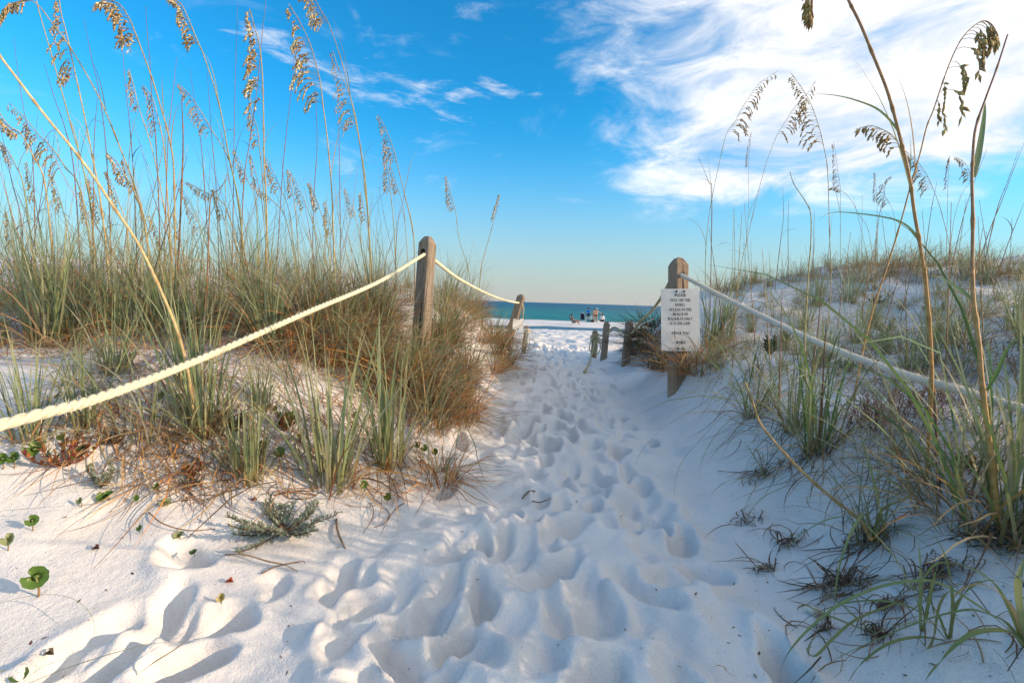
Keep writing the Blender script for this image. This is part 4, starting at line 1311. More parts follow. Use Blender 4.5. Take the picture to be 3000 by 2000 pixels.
# tufts one can point to
HERO = [
 ('fan', (963, 1418), 1.50, 'big upright fan of green grass with orange base on the left slope, nearer the viewer'),
 ('fan', (1135, 1354), 1.42, 'upright green grass fan beside the path edge, right of the biggest fan'),
 ('fan', (730, 1399), 0.93, 'wide-bladed green tuft leaning left with a straw base on the left slope'),
 ('fan', (593, 1258), 1.20, 'green tuft round the foot of the thick yellow stalk'),
 ('tall', (765, 958), 1.42, 'upright green tuft at the foot of the straight seed stalk'),
 ('fan', (140, 1012), 1.58, 'bright green tuft on the dune lip at the far left'),
 ('tall', (205, 1010), 1.42, 'greyish tuft right next to the bright one on the dune lip'),
 ('droop', (357, 893), 1.20, 'dark tuft with brown skirt on the crest at the left'),
 ('droop', (38, 884), 1.20, 'dark brown-based tuft at the left edge of the photo'),
 ('fan', (600, 985), 1.12, 'loose green tuft between the yellow stalk and the dead brown stalk'),
 ('fan', (86, 1284), 0.83, 'small green tuft below the cream rope at the left edge'),
 ('sparse', (425, 1277), 1.27, 'thin tuft of few upright blades just below the cream rope'),
 ('tangle', (1230, 1230), 1.35, 'tangled brown and green tuft on the path edge below the tall post'),
 ('droop', (1285, 1400), 0.83, 'drooping brown tuft spilling down the left bank towards the path'),
 ('tangle', (1180, 1150), 1.50, 'dense grey-brown tangle in front of the tall left post'),
 ('fan', (1228, 1085), 0.95, 'green tuft in front of the foot of the tall left post'),
 ('sparse', (1285, 1050), 0.9, 'green tuft growing against the foot of the tall left post'),
 ('droop', (1478, 1070), 1.27, 'rusty brown tuft overhanging the path on the left bank'),
 ('droop', (1425, 925), 1.0, 'rusty tuft high on the left bank above the overhang'),
 ('droop', (1445, 965), 1.05, 'large rusty tuft in the middle of the left bank overhang'),
 ('droop', (1462, 1010), 1.0, 'rusty tuft low on the left bank overhang'),
 ('droop', (1465, 1050), 1.3, 'rust-skirted tuft at the lip of the overhang'),
 ('droop', (1448, 1085), 1.1, 'lowest rusty tuft of the overhang, hanging to the path'),
 ('arch', (1452, 1000), 1.15, 'green tuft with arching blades on top of the rusty overhang'),
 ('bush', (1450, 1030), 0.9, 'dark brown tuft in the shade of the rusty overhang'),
 ('arch', (1470, 985), 1.12, 'green tuft with long arching blades reaching over the path'),
 ('arch', (1440, 930), 1.12, 'arching tuft behind the rusty overhang'),
 ('arch', (2398, 1318), 1.15, 'large tuft with dead stalks in the middle of the right bank'),
 ('arch', (2205, 1215), 0.95, 'tuft whose blades arch left over the path, right of the notice'),
 ('fan', (2330, 1260), 0.95, 'tall green tuft just behind the large one with dead stalks'),
 ('sparse', (2553, 1582), 1.0, 'tuft at the foot of the long orange stalk in the right foreground'),
 ('arch', (2930, 1560), 1.58, 'dense dark green tuft at the right edge of the photo'),
 ('fan', (2990, 1500), 1.15, 'upright green tuft behind the dense one at the right edge'),
 ('tangle', (2860, 1530), 0.98, 'grey dead tangle left of the dense tuft at the right edge'),
 ('droop', (2010, 1085), 1.27, 'brown shaggy tuft around the notice post'),
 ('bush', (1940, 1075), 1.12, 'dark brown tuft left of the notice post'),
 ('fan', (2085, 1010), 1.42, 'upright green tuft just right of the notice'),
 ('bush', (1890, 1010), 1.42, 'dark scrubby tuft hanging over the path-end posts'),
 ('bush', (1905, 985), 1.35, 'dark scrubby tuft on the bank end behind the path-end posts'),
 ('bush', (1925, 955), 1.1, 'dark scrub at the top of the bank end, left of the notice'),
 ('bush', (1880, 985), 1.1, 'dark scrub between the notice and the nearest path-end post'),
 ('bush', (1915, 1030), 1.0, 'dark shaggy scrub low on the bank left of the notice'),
 ('droop', (1945, 1060), 1.0, 'brown shaggy tuft touching the left edge of the notice post'),
 ('droop', (2040, 1090), 1.0, 'brown tuft under the right corner of the notice'),
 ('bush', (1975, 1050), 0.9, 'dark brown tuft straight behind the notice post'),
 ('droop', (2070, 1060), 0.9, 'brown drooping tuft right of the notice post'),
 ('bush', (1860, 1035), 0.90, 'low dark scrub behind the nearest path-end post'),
 ('sparse', (2255, 1195), 0.90, 'small arching tuft behind the one leaning over the path'),
 ('sparse', (2770, 1420), 1.50, 'thin light tuft between the two tall right-hand stalks'),
]
for kind, (px, py), sc, lab in HERO:
    p = G(px, py)
    if p: put_tuft(kind, p, sc, lab)

RIGHT_MASS, UNSEEN = [], []
LOOK = {'wisp': 'very tall wispy', 'tall': 'tall green', 'fan': 'upright green', 'tangle': 'tangled brown and green', 'droop': 'drooping brown', 'short': 'short dense', 'sparse': 'thin pale', 'arch': 'arching green'}
def scatter(n, kinds, xr, yr, scr, where, group, mind=0.0, keep=None, bulk=None, small=9.0):
    """where: list of (limit in x, phrase that tells the stretch of dune)"""
    done = []
    tries = 0
    while len(done) < n and tries < n * 12:
        tries += 1
        px, py = trng.uniform(*xr), trng.uniform(*yr)
        if keep and not keep(px, py):
            continue
        p = G(px, py)
        if p is None or p.y > 9.5:
            continue
        if mind and any((p - q).length < mind for q in done):
            continue
        done.append(p)
        kind = trng.choice(kinds); sc = trng.uniform(*scr)
        if bulk is not None and sc < small:
            bulk.append((kind, p, sc)); continue
        ph = next(w_ for lim, w_ in where if px < lim)
        big = 'big ' if sc > scr[0] + 0.68 * (scr[1] - scr[0]) else ('small ' if sc < scr[0] + 0.32 * (scr[1] - scr[0]) else '')
        put_tuft(kind, p, sc, f'{big}{LOOK[kind]} grass tuft {ph}', group)
scatter(44, ['tall', 'tall', 'tall', 'tangle'], (-80, 1200), (795, 905), (0.55, 1.0), [(150, 'on the left crest by the photo edge'), (330, 'on the left crest behind the bright green tuft'), (520, 'on the left crest under the arched seed heads'), (700, 'on the left crest near the hooked maroon stalk'), (880, 'on the left crest round the straight seed stalk'), (1040, 'on the left crest by the layered seed stalk'), (9999, 'on the left crest beside the tall post')], 'tufts along the left crest', 0.10)
scatter(34, ['wisp'], (-60, 1190), (810, 960), (0.75, 1.2), [(300, 'at the left end of the crest'), (600, 'on the crest left of the straight seed stalk'), (900, 'on the crest round the straight seed stalk'), (9999, 'on the crest left of the tall post')], 'wispy tufts on the left crest', 0.15)
scatter(22, ['tall', 'fan', 'sparse'], (-40, 850), (905, 1010), (0.75, 1.25), [(260, 'in the hollow at the far left'), (520, 'in the hollow behind the yellow stalk'), (9999, 'in the hollow right of the yellow stalk')], 'tufts in the left hollow', 0.12)
scatter(44, ['tangle', 'tangle', 'droop', 'fan'], (760, 1260), (880, 1200), (0.85, 1.3), [(900, 'under the middle of the cream rope'), (1050, 'under the upper cream rope'), (1160, 'left of the tall post'), (9999, 'at the foot of the tall post')], 'matted tufts by the tall post', 0.09,
        lambda x, y: y > 880 + (1230 - x) * 0.10 and y < 1010 + (x - 760) * 0.38 and not (x > 1150 and y < 1110))
scatter(7, ['sparse', 'fan'], (200, 900), (1060, 1300), (0.6, 1.0), [(450, 'on the sunlit slope at the left'), (9999, 'on the sunlit slope near the fans')], 'small tufts on the left slope', 0.2)
scatter(22, ['tangle', 'tall', 'droop', 'arch'], (1210, 1400), (990, 1270), (0.7, 1.1), [(9999, 'on the bank right of the tall post')], 'tufts on the bank right of the post', 0.11, lambda x, y: x < 1420 - (y - 990) * 0.25)
scatter(28, ['tall', 'tangle', 'tall', 'droop'], (1270, 1490), (800, 1010), (0.65, 1.0), [(1370, 'on the mound just behind the tall post'), (9999, 'on the mound overhanging the path')], 'tufts on the mound behind the post', 0.08)
scatter(54, ['short', 'short', 'sparse', 'tangle'], (2090, 3050), (765, 830), (0.7, 1.15), [(2300, 'on the right skyline near the notice'), (2480, 'on the right skyline by the snapped stalk'), (2680, 'on the right skyline left of reddish stalk'), (2850, 'on the right skyline between thick stalks'), (9999, 'on the right skyline by the photo edge')], 'tufts on the right skyline', 0.12, None, RIGHT_MASS)
scatter(76, ['sparse', 'fan', 'short', 'sparse'], (2080, 3050), (830, 1100), (0.5, 0.95), [(2300, 'on the right dune face near the notice'), (2480, 'on the right face by the snapped stalk'), (2680, 'on the right face left of reddish stalk'), (2850, 'on the right face between thick stalks'), (9999, 'on the right face by the photo edge')], 'tufts on the right dune face', 0.14, lambda x, y: y > 800 + max(0, 2200 - x) * 0.6, RIGHT_MASS, 0.80)
bulk_grass(RIGHT_MASS, 'the low grass along the right skyline')
scatter(7, ['sparse'], (2480, 3050), (1120, 1380), (0.6, 1.0), [(2750, 'under the white rope left of the sheathed stalk'), (9999, 'under the white rope at the right edge')], 'tufts under the white rope', 0.18)

# unseen growth added on the ridge to the right to throw dappled shade across the path
orng = random.Random(4)
for k in range(40):
    x = orng.uniform(1.5, 3.3); y = orng.uniform(-0.2, 2.3)
    if x < 1.22 * y + 0.35: continue
    UNSEEN.append((orng.choice(['tall', 'fan', 'short']), Vector((x, y, gz(x, y))), orng.uniform(0.5, 0.95)))
bulk_grass(UNSEEN, 'the unseen grass added beyond the right edge to shade the path')

# ------------------------------------------------------------------ sea oats and bare stalks
PURPLE = [(0.16, 0.09, 0.095), (0.20, 0.11, 0.09), (0.13, 0.08, 0.085)]
STRAW = [(0.42, 0.31, 0.13), (0.46, 0.35, 0.17), (0.38, 0.29, 0.13)]
srng = random.Random(12)

def world_line(px_pts, base_px, k=0.0, depth=None):
    b = G(*base_px) if depth is None else None
    D0 = depth if depth is not None else depth_of(b)
    n = len(px_pts)
    pts = [P(x, y, D0 * (1 + k * (1 - i / n))) for i, (x, y) in enumerate(px_pts)]
    foot = b if b is not None else P(base_px[0], base_px[1], D0)
    foot = foot + Vector((0, 0, -0.02))
    pts.append(foot)
    return pts, D0

def panicle(mb_, axis, side, rg, size=1.0, fat=1.0, pal=None, dens=1.0, sag=0.9):
    """axis runs from the stem to the tip; branches droop to one side"""
    pal = pal or [(0.66, 0.53, 0.30), (0.56, 0.40, 0.19), (0.74, 0.63, 0.41), (0.44, 0.30, 0.14)]
    L = sum((axis[i + 1] - axis[i]).length for i in range(len(axis) - 1))
    n = max(7, int(13 * dens))
    line = spline(axis, n * 2 + 1)
    ts = tangents(line)
    for i in range(n * 2):
        u = i / (n * 2)
        if rg.random() < 0.08: continue
        p, t = line[i], ts[i]
        bl = L * 0.30 * size * (0.55 + 0.75 * math.sin(PI * min(1, 0.18 + u * 0.95))) * rg.uniform(0.75, 1.15) * (1 - 0.55 * u)
        depthv = Vector((0.15 * rg.gauss(0, 1), rg.gauss(0, 0.55), 0.1 * rg.gauss(0, 1)))
        d = (t * rg.uniform(0.9, 1.3) + side * rg.uniform(0.35, 0.95) + depthv * 0.55).normalized()
        pts = [p.copy()]
        q = p.copy(); m = 6
        for j in range(m):
            d = (d + side * 0.12 + Vector((0, 0, -1)) * (0.10 + sag * 0.16 * j)).normalized()
            q = q + d * (bl / m)
            pts.append(q.copy())
        c = jit(rg.choice(pal))
        tube(mb_, pts, [0.0014 * size ** 0.5] * (m + 1), jit((0.36, 0.25, 0.11)), 3, False)
        k = max(3, int(bl / (0.0125 * fat)))
        bp = spline(pts, k + 2); bt = tangents(bp)
        for j in range(1, k + 2):
            if j < (k + 2) * 0.25: continue
            dd = (bt[j] + Vector((rg.gauss(0, 0.25), rg.gauss(0, 0.25), rg.gauss(-0.1, 0.25)))).normalized()
            s, nn = frame(dd)
            lens(mb_, bp[j], dd, s * math.cos(j) + nn * math.sin(j), 0.028 * fat * rg.uniform(0.75, 1.2), 0.0115 * fat, 0.006 * fat, jit(rg.choice(pal) if rg.random() < 0.4 else c))
    tip, t = line[-1], ts[-1]
    for j in range(4):
        s, nn = frame(t)
        lens(mb_, tip - t * 0.012 * j, (t + side * 0.3).normalized(), s, 0.019 * fat, 0.006 * fat, 0.0035 * fat, jit(rg.choice(pal)))

def stem_mesh(pts, r0, r1, col_a, col_b, rg, nodes=True):
    """pts from tip to foot"""
    mb_ = MB()
    n = max(10, len(pts) * 5)
    line = spline(pts, n)
    rad, cols = [], []
    for i in range(n):
        u = i / (n - 1)
        r_ = r0 + (r1 - r0) * u
        c = mixc(col_a, col_b, u)
        if nodes and i % 9 == 5:
            r_ *= 1.35; c = mixc(c, (0.30, 0.16, 0.05), 0.6)
        rad.append(r_); cols.append(jit(c, 0.08))
    tube(mb_, line, rad, cols, 5)
    return mb_, line

def sea_oat(px, npan, base, label, group=None, r0=0.0012, r1=0.0028, cols=None, size=1.0, fat=1.0, side=-1, k=0.0, leaves=2, dens=1.0, pal=None, sag=0.9, name='sea_oat', cat='sea oat', depth=None):
    rg = random.Random(int(base[0] * 13 + base[1] * 7 + len(px)))
    pts, D0 = world_line(px, base, k, depth)
    foot = pts[-1]
    root = empty(name, foot, label, cat, group)
    lp = local(root, pts)
    ca = cols[0] if cols else rg.choice(STRAW); cb = cols[1] if cols else rg.choice(STRAW + GREEN[:2])
    mb_, line = stem_mesh(lp, r0, r1, ca, cb, rg)
    mb_.build('stem', STEM, root)
    if npan:
        mb_ = MB()
        axis = lp[:npan][::-1]
        panicle(mb_, axis, (RGT * side * 0.8 + Vector((0, 0, -0.25))).normalized(), rg, size, fat, pal, dens, sag)
        mb_.build('seed_head', SEED, root)['kind'] = 'stuff'
    for j in range(leaves):
        i = int(len(line) * rg.uniform(0.55, 0.95))
        i = min(i, len(line) - 2)
        mb_ = MB()
        a = rg.uniform(0, 2 * PI)
        g_ = jit(rg.choice(GREEN + TAN[:1]))
        pp = grow(rg, line[i], a, rg.uniform(0.15, 0.4), rg.uniform(0.3, 0.6), rg.uniform(0.3, 1.8), 9, 1.6, -9)
        ribbon(mb_, pp, 0.006, g_, mixc(g_, rg.choice(TAN), 0.6), rg.uniform(-0.5, 0.5))
        mb_.build('leaf', LEAF, root)
    return root

ORD = ['first', 'second', 'third', 'fourth', 'fifth', 'sixth', 'seventh', 'eighth', 'ninth', 'tenth', 'eleventh', 'twelfth', 'thirteenth', 'fourteenth', 'fifteenth', 'sixteenth',
       'seventeenth', 'eighteenth', 'nineteenth', 'twentieth', 'twenty-first', 'twenty-second', 'twenty-third', 'twenty-fourth', 'twenty-fifth', 'twenty-sixth', 'twenty-seventh', 'twenty-eighth',
       'twenty-ninth', 'thirtieth', 'thirty-first', 'thirty-second', 'thirty-third', 'thirty-fourth', 'thirty-fifth', 'thirty-sixth', 'thirty-seventh', 'thirty-eighth', 'thirty-ninth', 'fortieth',
       'forty-first', 'forty-second', 'forty-third', 'forty-fourth', 'forty-fifth', 'forty-sixth', 'forty-seventh', 'forty-eighth', 'forty-ninth', 'fiftieth']

LOATS = [  # (points from tip, how many belong to the seed head, foot, size, fat, label)
 ([Z1(*q) for q in ((5, 140), (40, 70), (100, 18), (200, 5), (270, 55), (340, 150), (460, 310), (650, 640), (800, 1000), (900, 1280), (960, 1560))], 4, (450, 905), 1.0, 1.1, 'sea oat with its seed head arched over into the top left corner'),
 ([Z1(*q) for q in ((200, -260), (225, -120), (240, 0), (262, 95), (330, 330), (400, 580), (480, 870), (540, 1080), (600, 1400))], 2, (282, 880), 0.8, 1.0, 'straw stalk running out of the top left of the photo'),
 ([Z1(*q) for q in ((390, 0), (405, 100), (440, 230), (480, 420), (505, 530), (550, 740), (620, 1090), (650, 1250), (690, 1560))], 5, (330, 920), 0.8, 1.0, 'sea oat with a tall pale seed head just right of the arched corner one'),
 ([Z1(*q) for q in ((620, 40), (690, 2), (780, 25), (845, 115), (890, 220), (920, 300), (1000, 520), (1060, 720), (1110, 900), (1140, 1100), (1150, 1560))], 6, (520, 930), 1.0, 1.25, 'sea oat with a dense curved golden seed head at the top left'),
 ([Z1(*q) for q in ((1120, -10), (1190, 30), (1240, 130), (1280, 230), (1310, 300), (1350, 400), (1440, 690), (1500, 1010), (1530, 1150), (1580, 1430))], 5, (720, 930), 0.9, 1.05, 'sea oat with a comb of drooping dark branches near the top edge'),
 ([Z1(*q) for q in ((1645, 75), (1668, 170), (1700, 280), (1718, 430), (1725, 560), (1728, 690), (1731, 860), (1735, 1100), (1745, 1260), (1750, 1560))], 6, (768, 962), 0.7, 1.35, 'straight sea oat with a thick upright golden seed head on the left dune'),
 ([Z1(*q) for q in ((1905, 40), (1960, 130), (2025, 260), (2060, 370), (2090, 480), (2110, 590), (2120, 690), (2145, 880), (2165, 1090), (2180, 1290), (2190, 1560))], 7, (985, 950), 0.95, 1.3, 'sea oat with a long plump layered seed head right of the upright one'),
 ([D(*q) for q in ((690, -8), (715, -12), (738, 25), (755, 55), (775, 110), (800, 200), (830, 350), (845, 480), (850, 620))], 4, (1085, 905), 1.1, 1.2, 'sea oat with a hooked seed head cut by the top edge'),
 ([D(*q) for q in ((765, 118), (780, 165), (800, 210), (815, 260), (822, 300), (835, 400), (850, 560))], 5, (1092, 880), 0.7, 0.9, 'small pale sea oat below the hooked one'),
 ([D(*q) for q in ((870, 265), (888, 300), (905, 345), (912, 375), (930, 450), (950, 540))], 4, (1215, 880), 0.8, 0.9, 'sea oat with a narrow seed head left of the tall post'),
 ([D(*q) for q in ((884, 358), (893, 400), (897, 440), (903, 500), (908, 580))], 3, (1160, 870), 0.7, 0.8, 'low thin sea oat just left of the tall post'),
 ([D(*q) for q in ((297, 160), (308, 200), (320, 250), (350, 345), (378, 480), (395, 600))], 3, (510, 860), 0.6, 0.8, 'faint upright sea oat in the middle of the left dune'),
 ([Z1(*q) for q in ((1175, 550), (1250, 630), (1330, 750), (1400, 870), (1490, 1020), (1550, 1250))], 4, (735, 880), 0.8, 0.8, 'thin sea oat with a long curved comb in mid left'),
 ([Z1(*q) for q in ((1640, 620), (1655, 740), (1690, 850), (1702, 970), (1722, 1150), (1740, 1400))], 4, (800, 880), 0.6, 0.9, 'slim sea oat just below the thick upright seed head'),
 ([Z1(*q) for q in ((-30, 690), (30, 790), (80, 840), (140, 880), (220, 1030), (300, 1230))], 4, (165, 860), 0.8, 1.0, 'sea oat with a tan seed head at the left edge, below the corner ones'),
 ([Z1(*q) for q in ((65, 680), (170, 780), (250, 880), (340, 970), (430, 1100), (530, 1260))], 5, (285, 850), 0.7, 0.9, 'leaning sea oat with a long thin comb at the far left'),
 ([Z1(*q) for q in ((700, 1000), (765, 1060), (810, 1140), (855, 1205), (895, 1300), (950, 1460))], 4, (450, 850), 0.8, 0.9, 'low sea oat with a dense short seed head in the left crest'),
 ([Z1(*q) for q in ((1890, 1110), (1910, 1200), (1925, 1290), (1945, 1440))], 3, (880, 850), 0.6, 0.8, 'low narrow sea oat left of the tall post, among dead stalks'),
 ([Z1(*q) for q in ((1650, 1200), (1720, 1260), (1790, 1320), (1880, 1450))], 3, (880, 840), 0.8, 0.7, 'pale low sea oat half lost in the left crest grass'),
 ([Z1(*q) for q in ((1230, 1195), (1310, 1240), (1400, 1290), (1500, 1400))], 3, (720, 840), 0.8, 0.7, 'pale drooping sea oat low in the middle of the left crest'),
 ([Z1(*q) for q in ((-20, 910), (40, 970), (100, 1080), (160, 1250))], 3, (110, 850), 0.8, 0.8, 'low sea oat at the left edge of the crest'),
 ([Z1(*q) for q in ((940, 560), (1000, 640), (1035, 760), (1060, 870), (1085, 1050), (1100, 1300))], 4, (510, 860), 0.8, 0.7, 'faint comb-shaped sea oat behind the dense curved one'),
 ([D(*q) for q in ((1025, 403), (1035, 440), (1046, 482), (1056, 555), (1075, 615))], 3, (1388, 880), 0.6, 1.0, 'lone sea oat on the mound, nearer the tall post'),
 ([D(*q) for q in ((1148, 448), (1143, 475), (1135, 505), (1120, 560), (1104, 625))], 3, (1402, 900), 0.5, 1.0, 'lone sea oat on the mound, leaning towards the path'),
]
for q, npan, base, size, fat, lab in LOATS:
    sea_oat(q, npan, base, lab, 'sea oats on the left dune', size=size, fat=fat, dens=1.35, k=srng.uniform(-0.05, 0.05), r0=0.0022, r1=0.0052)

TONES = ['pale', 'golden', 'tan', 'brownish']
for k in range(20):
    tx, ty = 40 + 57 * k + srng.uniform(-25, 25), srng.uniform(400, 640)
    L_ = srng.uniform(70, 120); ln_ = srng.uniform(0.2, 0.55)
    q = [(tx, ty), (tx + L_ * ln_ * 0.35, ty + L_ * 0.35), (tx + L_ * ln_ * 0.7, ty + L_ * 0.75), (tx + L_ * ln_ * 0.95, ty + L_ * 1.1), (tx + L_ * ln_ * 1.5, ty + L_ * 2.0)]
    sea_oat(q, 4, (q[-1][0] + srng.uniform(5, 30), srng.uniform(835, 890)), f'small {TONES[k % 4]} sea oat low on the left crest, {ORD[k]} of them from the left', 'sea oats on the left dune', size=srng.uniform(0.5, 0.85), fat=srng.uniform(0.7, 0.95), r0=0.0016, r1=0.0036, leaves=1)
# the thick yellow stalk that leans out of the picture
yl = [(-60, 80), (0, 165), (58, 241), (129, 335), (210, 433), (277, 522), (339, 616), (411, 725), (478, 868), (513, 953), (540, 1042), (558, 1136)]
o = sea_oat(yl, 0, (577, 1262), 'thick yellow stalk leaning left across the left dune out of the photo', None, 0.0032, 0.0058, ((0.56, 0.45, 0.24), (0.56, 0.41, 0.19)), leaves=1, k=-0.25, name='yellow_stalk', cat='stalk')

ROATS = [
 ([Z6(*q) for q in ((748, 105), (740, 40), (755, -60), (810, -160), (880, -140), (930, -50), (960, 20), (1020, 140), (1090, 310), (1170, 510), (1220, 680), (1250, 800), (1280, 920), (1310, 1070), (1330, 1220), (1360, 1390), (1388, 1568))] + [Z7(1665, 200), Z7(1690, 480), Z7(1706, 700), Z7(1712, 1020)], 5, (2716, 1390), 1.0, 1.35, 0.0026, 0.0056, ((0.26, 0.15, 0.10), (0.48, 0.26, 0.08)), 'thick reddish stalk rising through the cloud and out of the top of the photo', 2),
 ([Z6(*q) for q in ((1865, 200), (1800, 400), (1735, 575), (1680, 740), (1665, 900), (1660, 1030), (1665, 1250), (1661, 1568))] + [Z7(1995, 200), Z7(2002, 420), Z7(2040, 720), Z7(2062, 1000), Z7(2100, 1300), Z8(2035, 200)], 0, (2930, 1556), 1, 1, 0.0016, 0.0066, ((0.22, 0.12, 0.12), (0.50, 0.30, 0.09)), 'thick orange-footed stalk with a folded green sheath at the right edge', 0),
 ([Z6(*q) for q in ((1812, 235), (1790, 165), (1750, 125), (1700, 130), (1620, 200), (1560, 300), (1500, 450), (1440, 630), (1400, 730), (1360, 890), (1310, 1060), (1250, 1280), (1170, 1540))] + [Z7(1330, 420), Z7(1280, 600), Z7(1230, 820)], 8, (2500, 1166), 0.85, 1.75, 0.0016, 0.0042, ((0.24, 0.14, 0.10), (0.50, 0.27, 0.08)), 'sea oat with a heavy drooping golden-brown seed head at the top right', 1),
 ([Z6(*q) for q in ((535, 415), (440, 480), (380, 560), (330, 640), (300, 700), (255, 760), (225, 870), (180, 1080), (150, 1250), (135, 1400), (130, 1568))], 6, (2070, 985), 0.75, 1.0, 0.0012, 0.003, None, 'sea oat bending right with a dark comb, first right of the notice post', 2),
 ([Z6(*q) for q in ((758, 472), (705, 550), (650, 605), (600, 680), (545, 770), (500, 880), (470, 970), (430, 1120), (380, 1330), (340, 1500))], 5, (2150, 905), 0.8, 1.15, 0.0012, 0.003, None, 'sea oat whose head crosses its left-bending neighbour above the right dune', 2),
 ([Z6(*q) for q in ((630, 430), (680, 500), (725, 575), (762, 665), (792, 765), (808, 835), (830, 960), (838, 1150), (845, 1400))] + [Z7(1020, 150), Z7(1016, 400)], 6, (2420, 985), 0.8, 1.15, 0.0014, 0.0036, None, 'left-bending sea oat in the middle of the right dune, crossing its right-bending neighbour', 1),
 ([Z6(*q) for q in ((1010, 738), (1080, 722), (1150, 745), (1210, 785), (1250, 850), (1285, 960), (1310, 1080), (1340, 1300), (1385, 1540))], 5, (2715, 1110), 0.95, 1.1, 0.0012, 0.003, None, 'sea oat with a feathery arched head beside the thick reddish stalk', 1),
 ([Z6(*q) for q in ((1280, 868), (1345, 925), (1400, 1000), (1440, 1090), (1480, 1200), (1530, 1400), (1560, 1560))], 4, (2800, 900), 0.95, 0.95, 0.001, 0.0025, None, 'sea oat with a drooping comb just right of the thick reddish stalk', 1),
 ([Z6(*q) for q in ((395, 760), (385, 860), (378, 960), (378, 1200), (365, 1400))], 3, (2180, 850), 0.35, 0.7, 0.001, 0.0022, None, 'thin straight sea oat with a narrow spike, left of the crossing pair', 1),
 ([Z6(*q) for q in ((868, 820), (880, 900), (893, 1000), (905, 1080), (905, 1300), (905, 1500))], 4, (2462, 850), 0.4, 0.8, 0.001, 0.0024, None, 'straight sea oat with a narrow spike right of the left-bending one', 1),
 ([Z6(*q) for q in ((840, 1085), (870, 1075), (910, 1095), (960, 1140), (1010, 1230), (1070, 1340))], 3, (2570, 850), 0.7, 0.7, 0.001, 0.0022, None, 'small nodding sea oat low on the skyline of the right dune', 0),
 ([Z6(*q) for q in ((1105, 990), (1110, 1080), (1115, 1160), (1118, 1400))], 3, (2572, 820), 0.35, 0.7, 0.001, 0.0022, None, 'thin spike-headed sea oat on the skyline left of the reddish stalk', 0),
 ([Z6(*q) for q in ((1200, 1010), (1165, 1060), (1160, 1120), (1190, 1170), (1215, 1250), (1225, 1400))], 4, (2625, 820), 1.0, 0.8, 0.001, 0.0022, None, 'sea oat with a loose wispy head low beside the reddish stalk', 0),
 ([Z6(*q) for q in ((1532, 902), (1528, 980), (1522, 1080), (1520, 1200), (1515, 1400))], 3, (2772, 820), 0.35, 0.75, 0.001, 0.0022, None, 'narrow spike-headed sea oat left of the sheathed stalk', 0),
 ([Z6(*q) for q in ((1565, 902), (1610, 925), (1645, 980), (1650, 1040), (1600, 1120), (1560, 1250), (1540, 1400))], 4, (2785, 815), 0.8, 0.85, 0.001, 0.0022, None, 'sea oat with a curled head just left of the sheathed stalk', 0),
]
for q, npan, base, size, fat, r0, r1, cols, lab, lv in ROATS:
    sd = 1 if ('bending right' in lab or 'crosses' in lab or 'heavy' in lab) else -1
    pal = None
    if 'heavy' in lab or 'reddish stalk rising' in lab:
        pal = [(0.46, 0.36, 0.15), (0.38, 0.28, 0.10), (0.54, 0.43, 0.21), (0.30, 0.22, 0.09)]
    elif npan:
        pal = [(0.42, 0.29, 0.12), (0.34, 0.22, 0.09), (0.50, 0.38, 0.20)]
    sea_oat(q, npan, base, lab, 'sea oats on the right dune', r0 * 1.15, r1 * 1.0, cols, size, fat, sd * (0.15 if 'heavy' in lab else 1), srng.uniform(-0.03, 0.03), lv, 1.0, pal, 1.9 if 'heavy' in lab else 0.9)
# green sheath and long leaf on the two thick right-hand stalks
def flat_leaf(parent, px, d0, d1, wd, c0, c1, fold=True):
    n = len(px)
    pts = [P(x, y, d0 + (d1 - d0) * i / (n - 1)) for i, (x, y) in enumerate(px)]
    mb_ = MB()
    ribbon(mb_, local(parent, spline(pts, 24)), wd, c0, c1, 0.4, fold, Vector((0.2, 1, 0.1)))
    return mb_.build('leaf', LEAF, parent)
kids = {o['label']: o for o in COL.objects if o.get('category') == 'sea oat'}
st1 = kids['thick reddish stalk rising through the cloud and out of the top of the photo']
st2 = kids['thick orange-footed stalk with a folded green sheath at the right edge']
e1, e2 = depth_of(Vector(st1.location)), depth_of(Vector(st2.location))
flat_leaf(st1, [Z6(1270, 880), Z6(1240, 760), Z6(1130, 635), Z6(980, 572), Z6(850, 545), Z6(730, 540)], e1, e1 * 1.05, 0.007, DEEP[1], GREEN[1])
flat_leaf(st1, [Z6(1372, 1450), Z6(1340, 1350), Z6(1230, 1265), Z6(1000, 1225), Z6(850, 1222), Z6(775, 1265)], e1, e1 * 1.1, 0.0065, DEEP[1], GREEN[1])
flat_leaf(st2, [Z6(1668, 1020), Z6(1695, 900), Z6(1720, 750), Z6(1733, 640), Z6(1736, 580)], e2, e2, 0.015, GREEN[1], DEEP[2])
flat_leaf(st2, [Z7(2002, 425), Z7(1930, 360), Z7(1850, 310), Z7(1780, 265), Z7(1690, 255)], e2, e2 * 1.1, 0.010, DEEP[2], GREEN[1])
flat_leaf(st2, [Z7(2095, 1040), Z7(2160, 930), Z7(2215, 800), Z7(2270, 715), Z7(2352, 660)], e2 * 0.95, e2 * 0.8, 0.010, DEEP[1], DEEP[2])

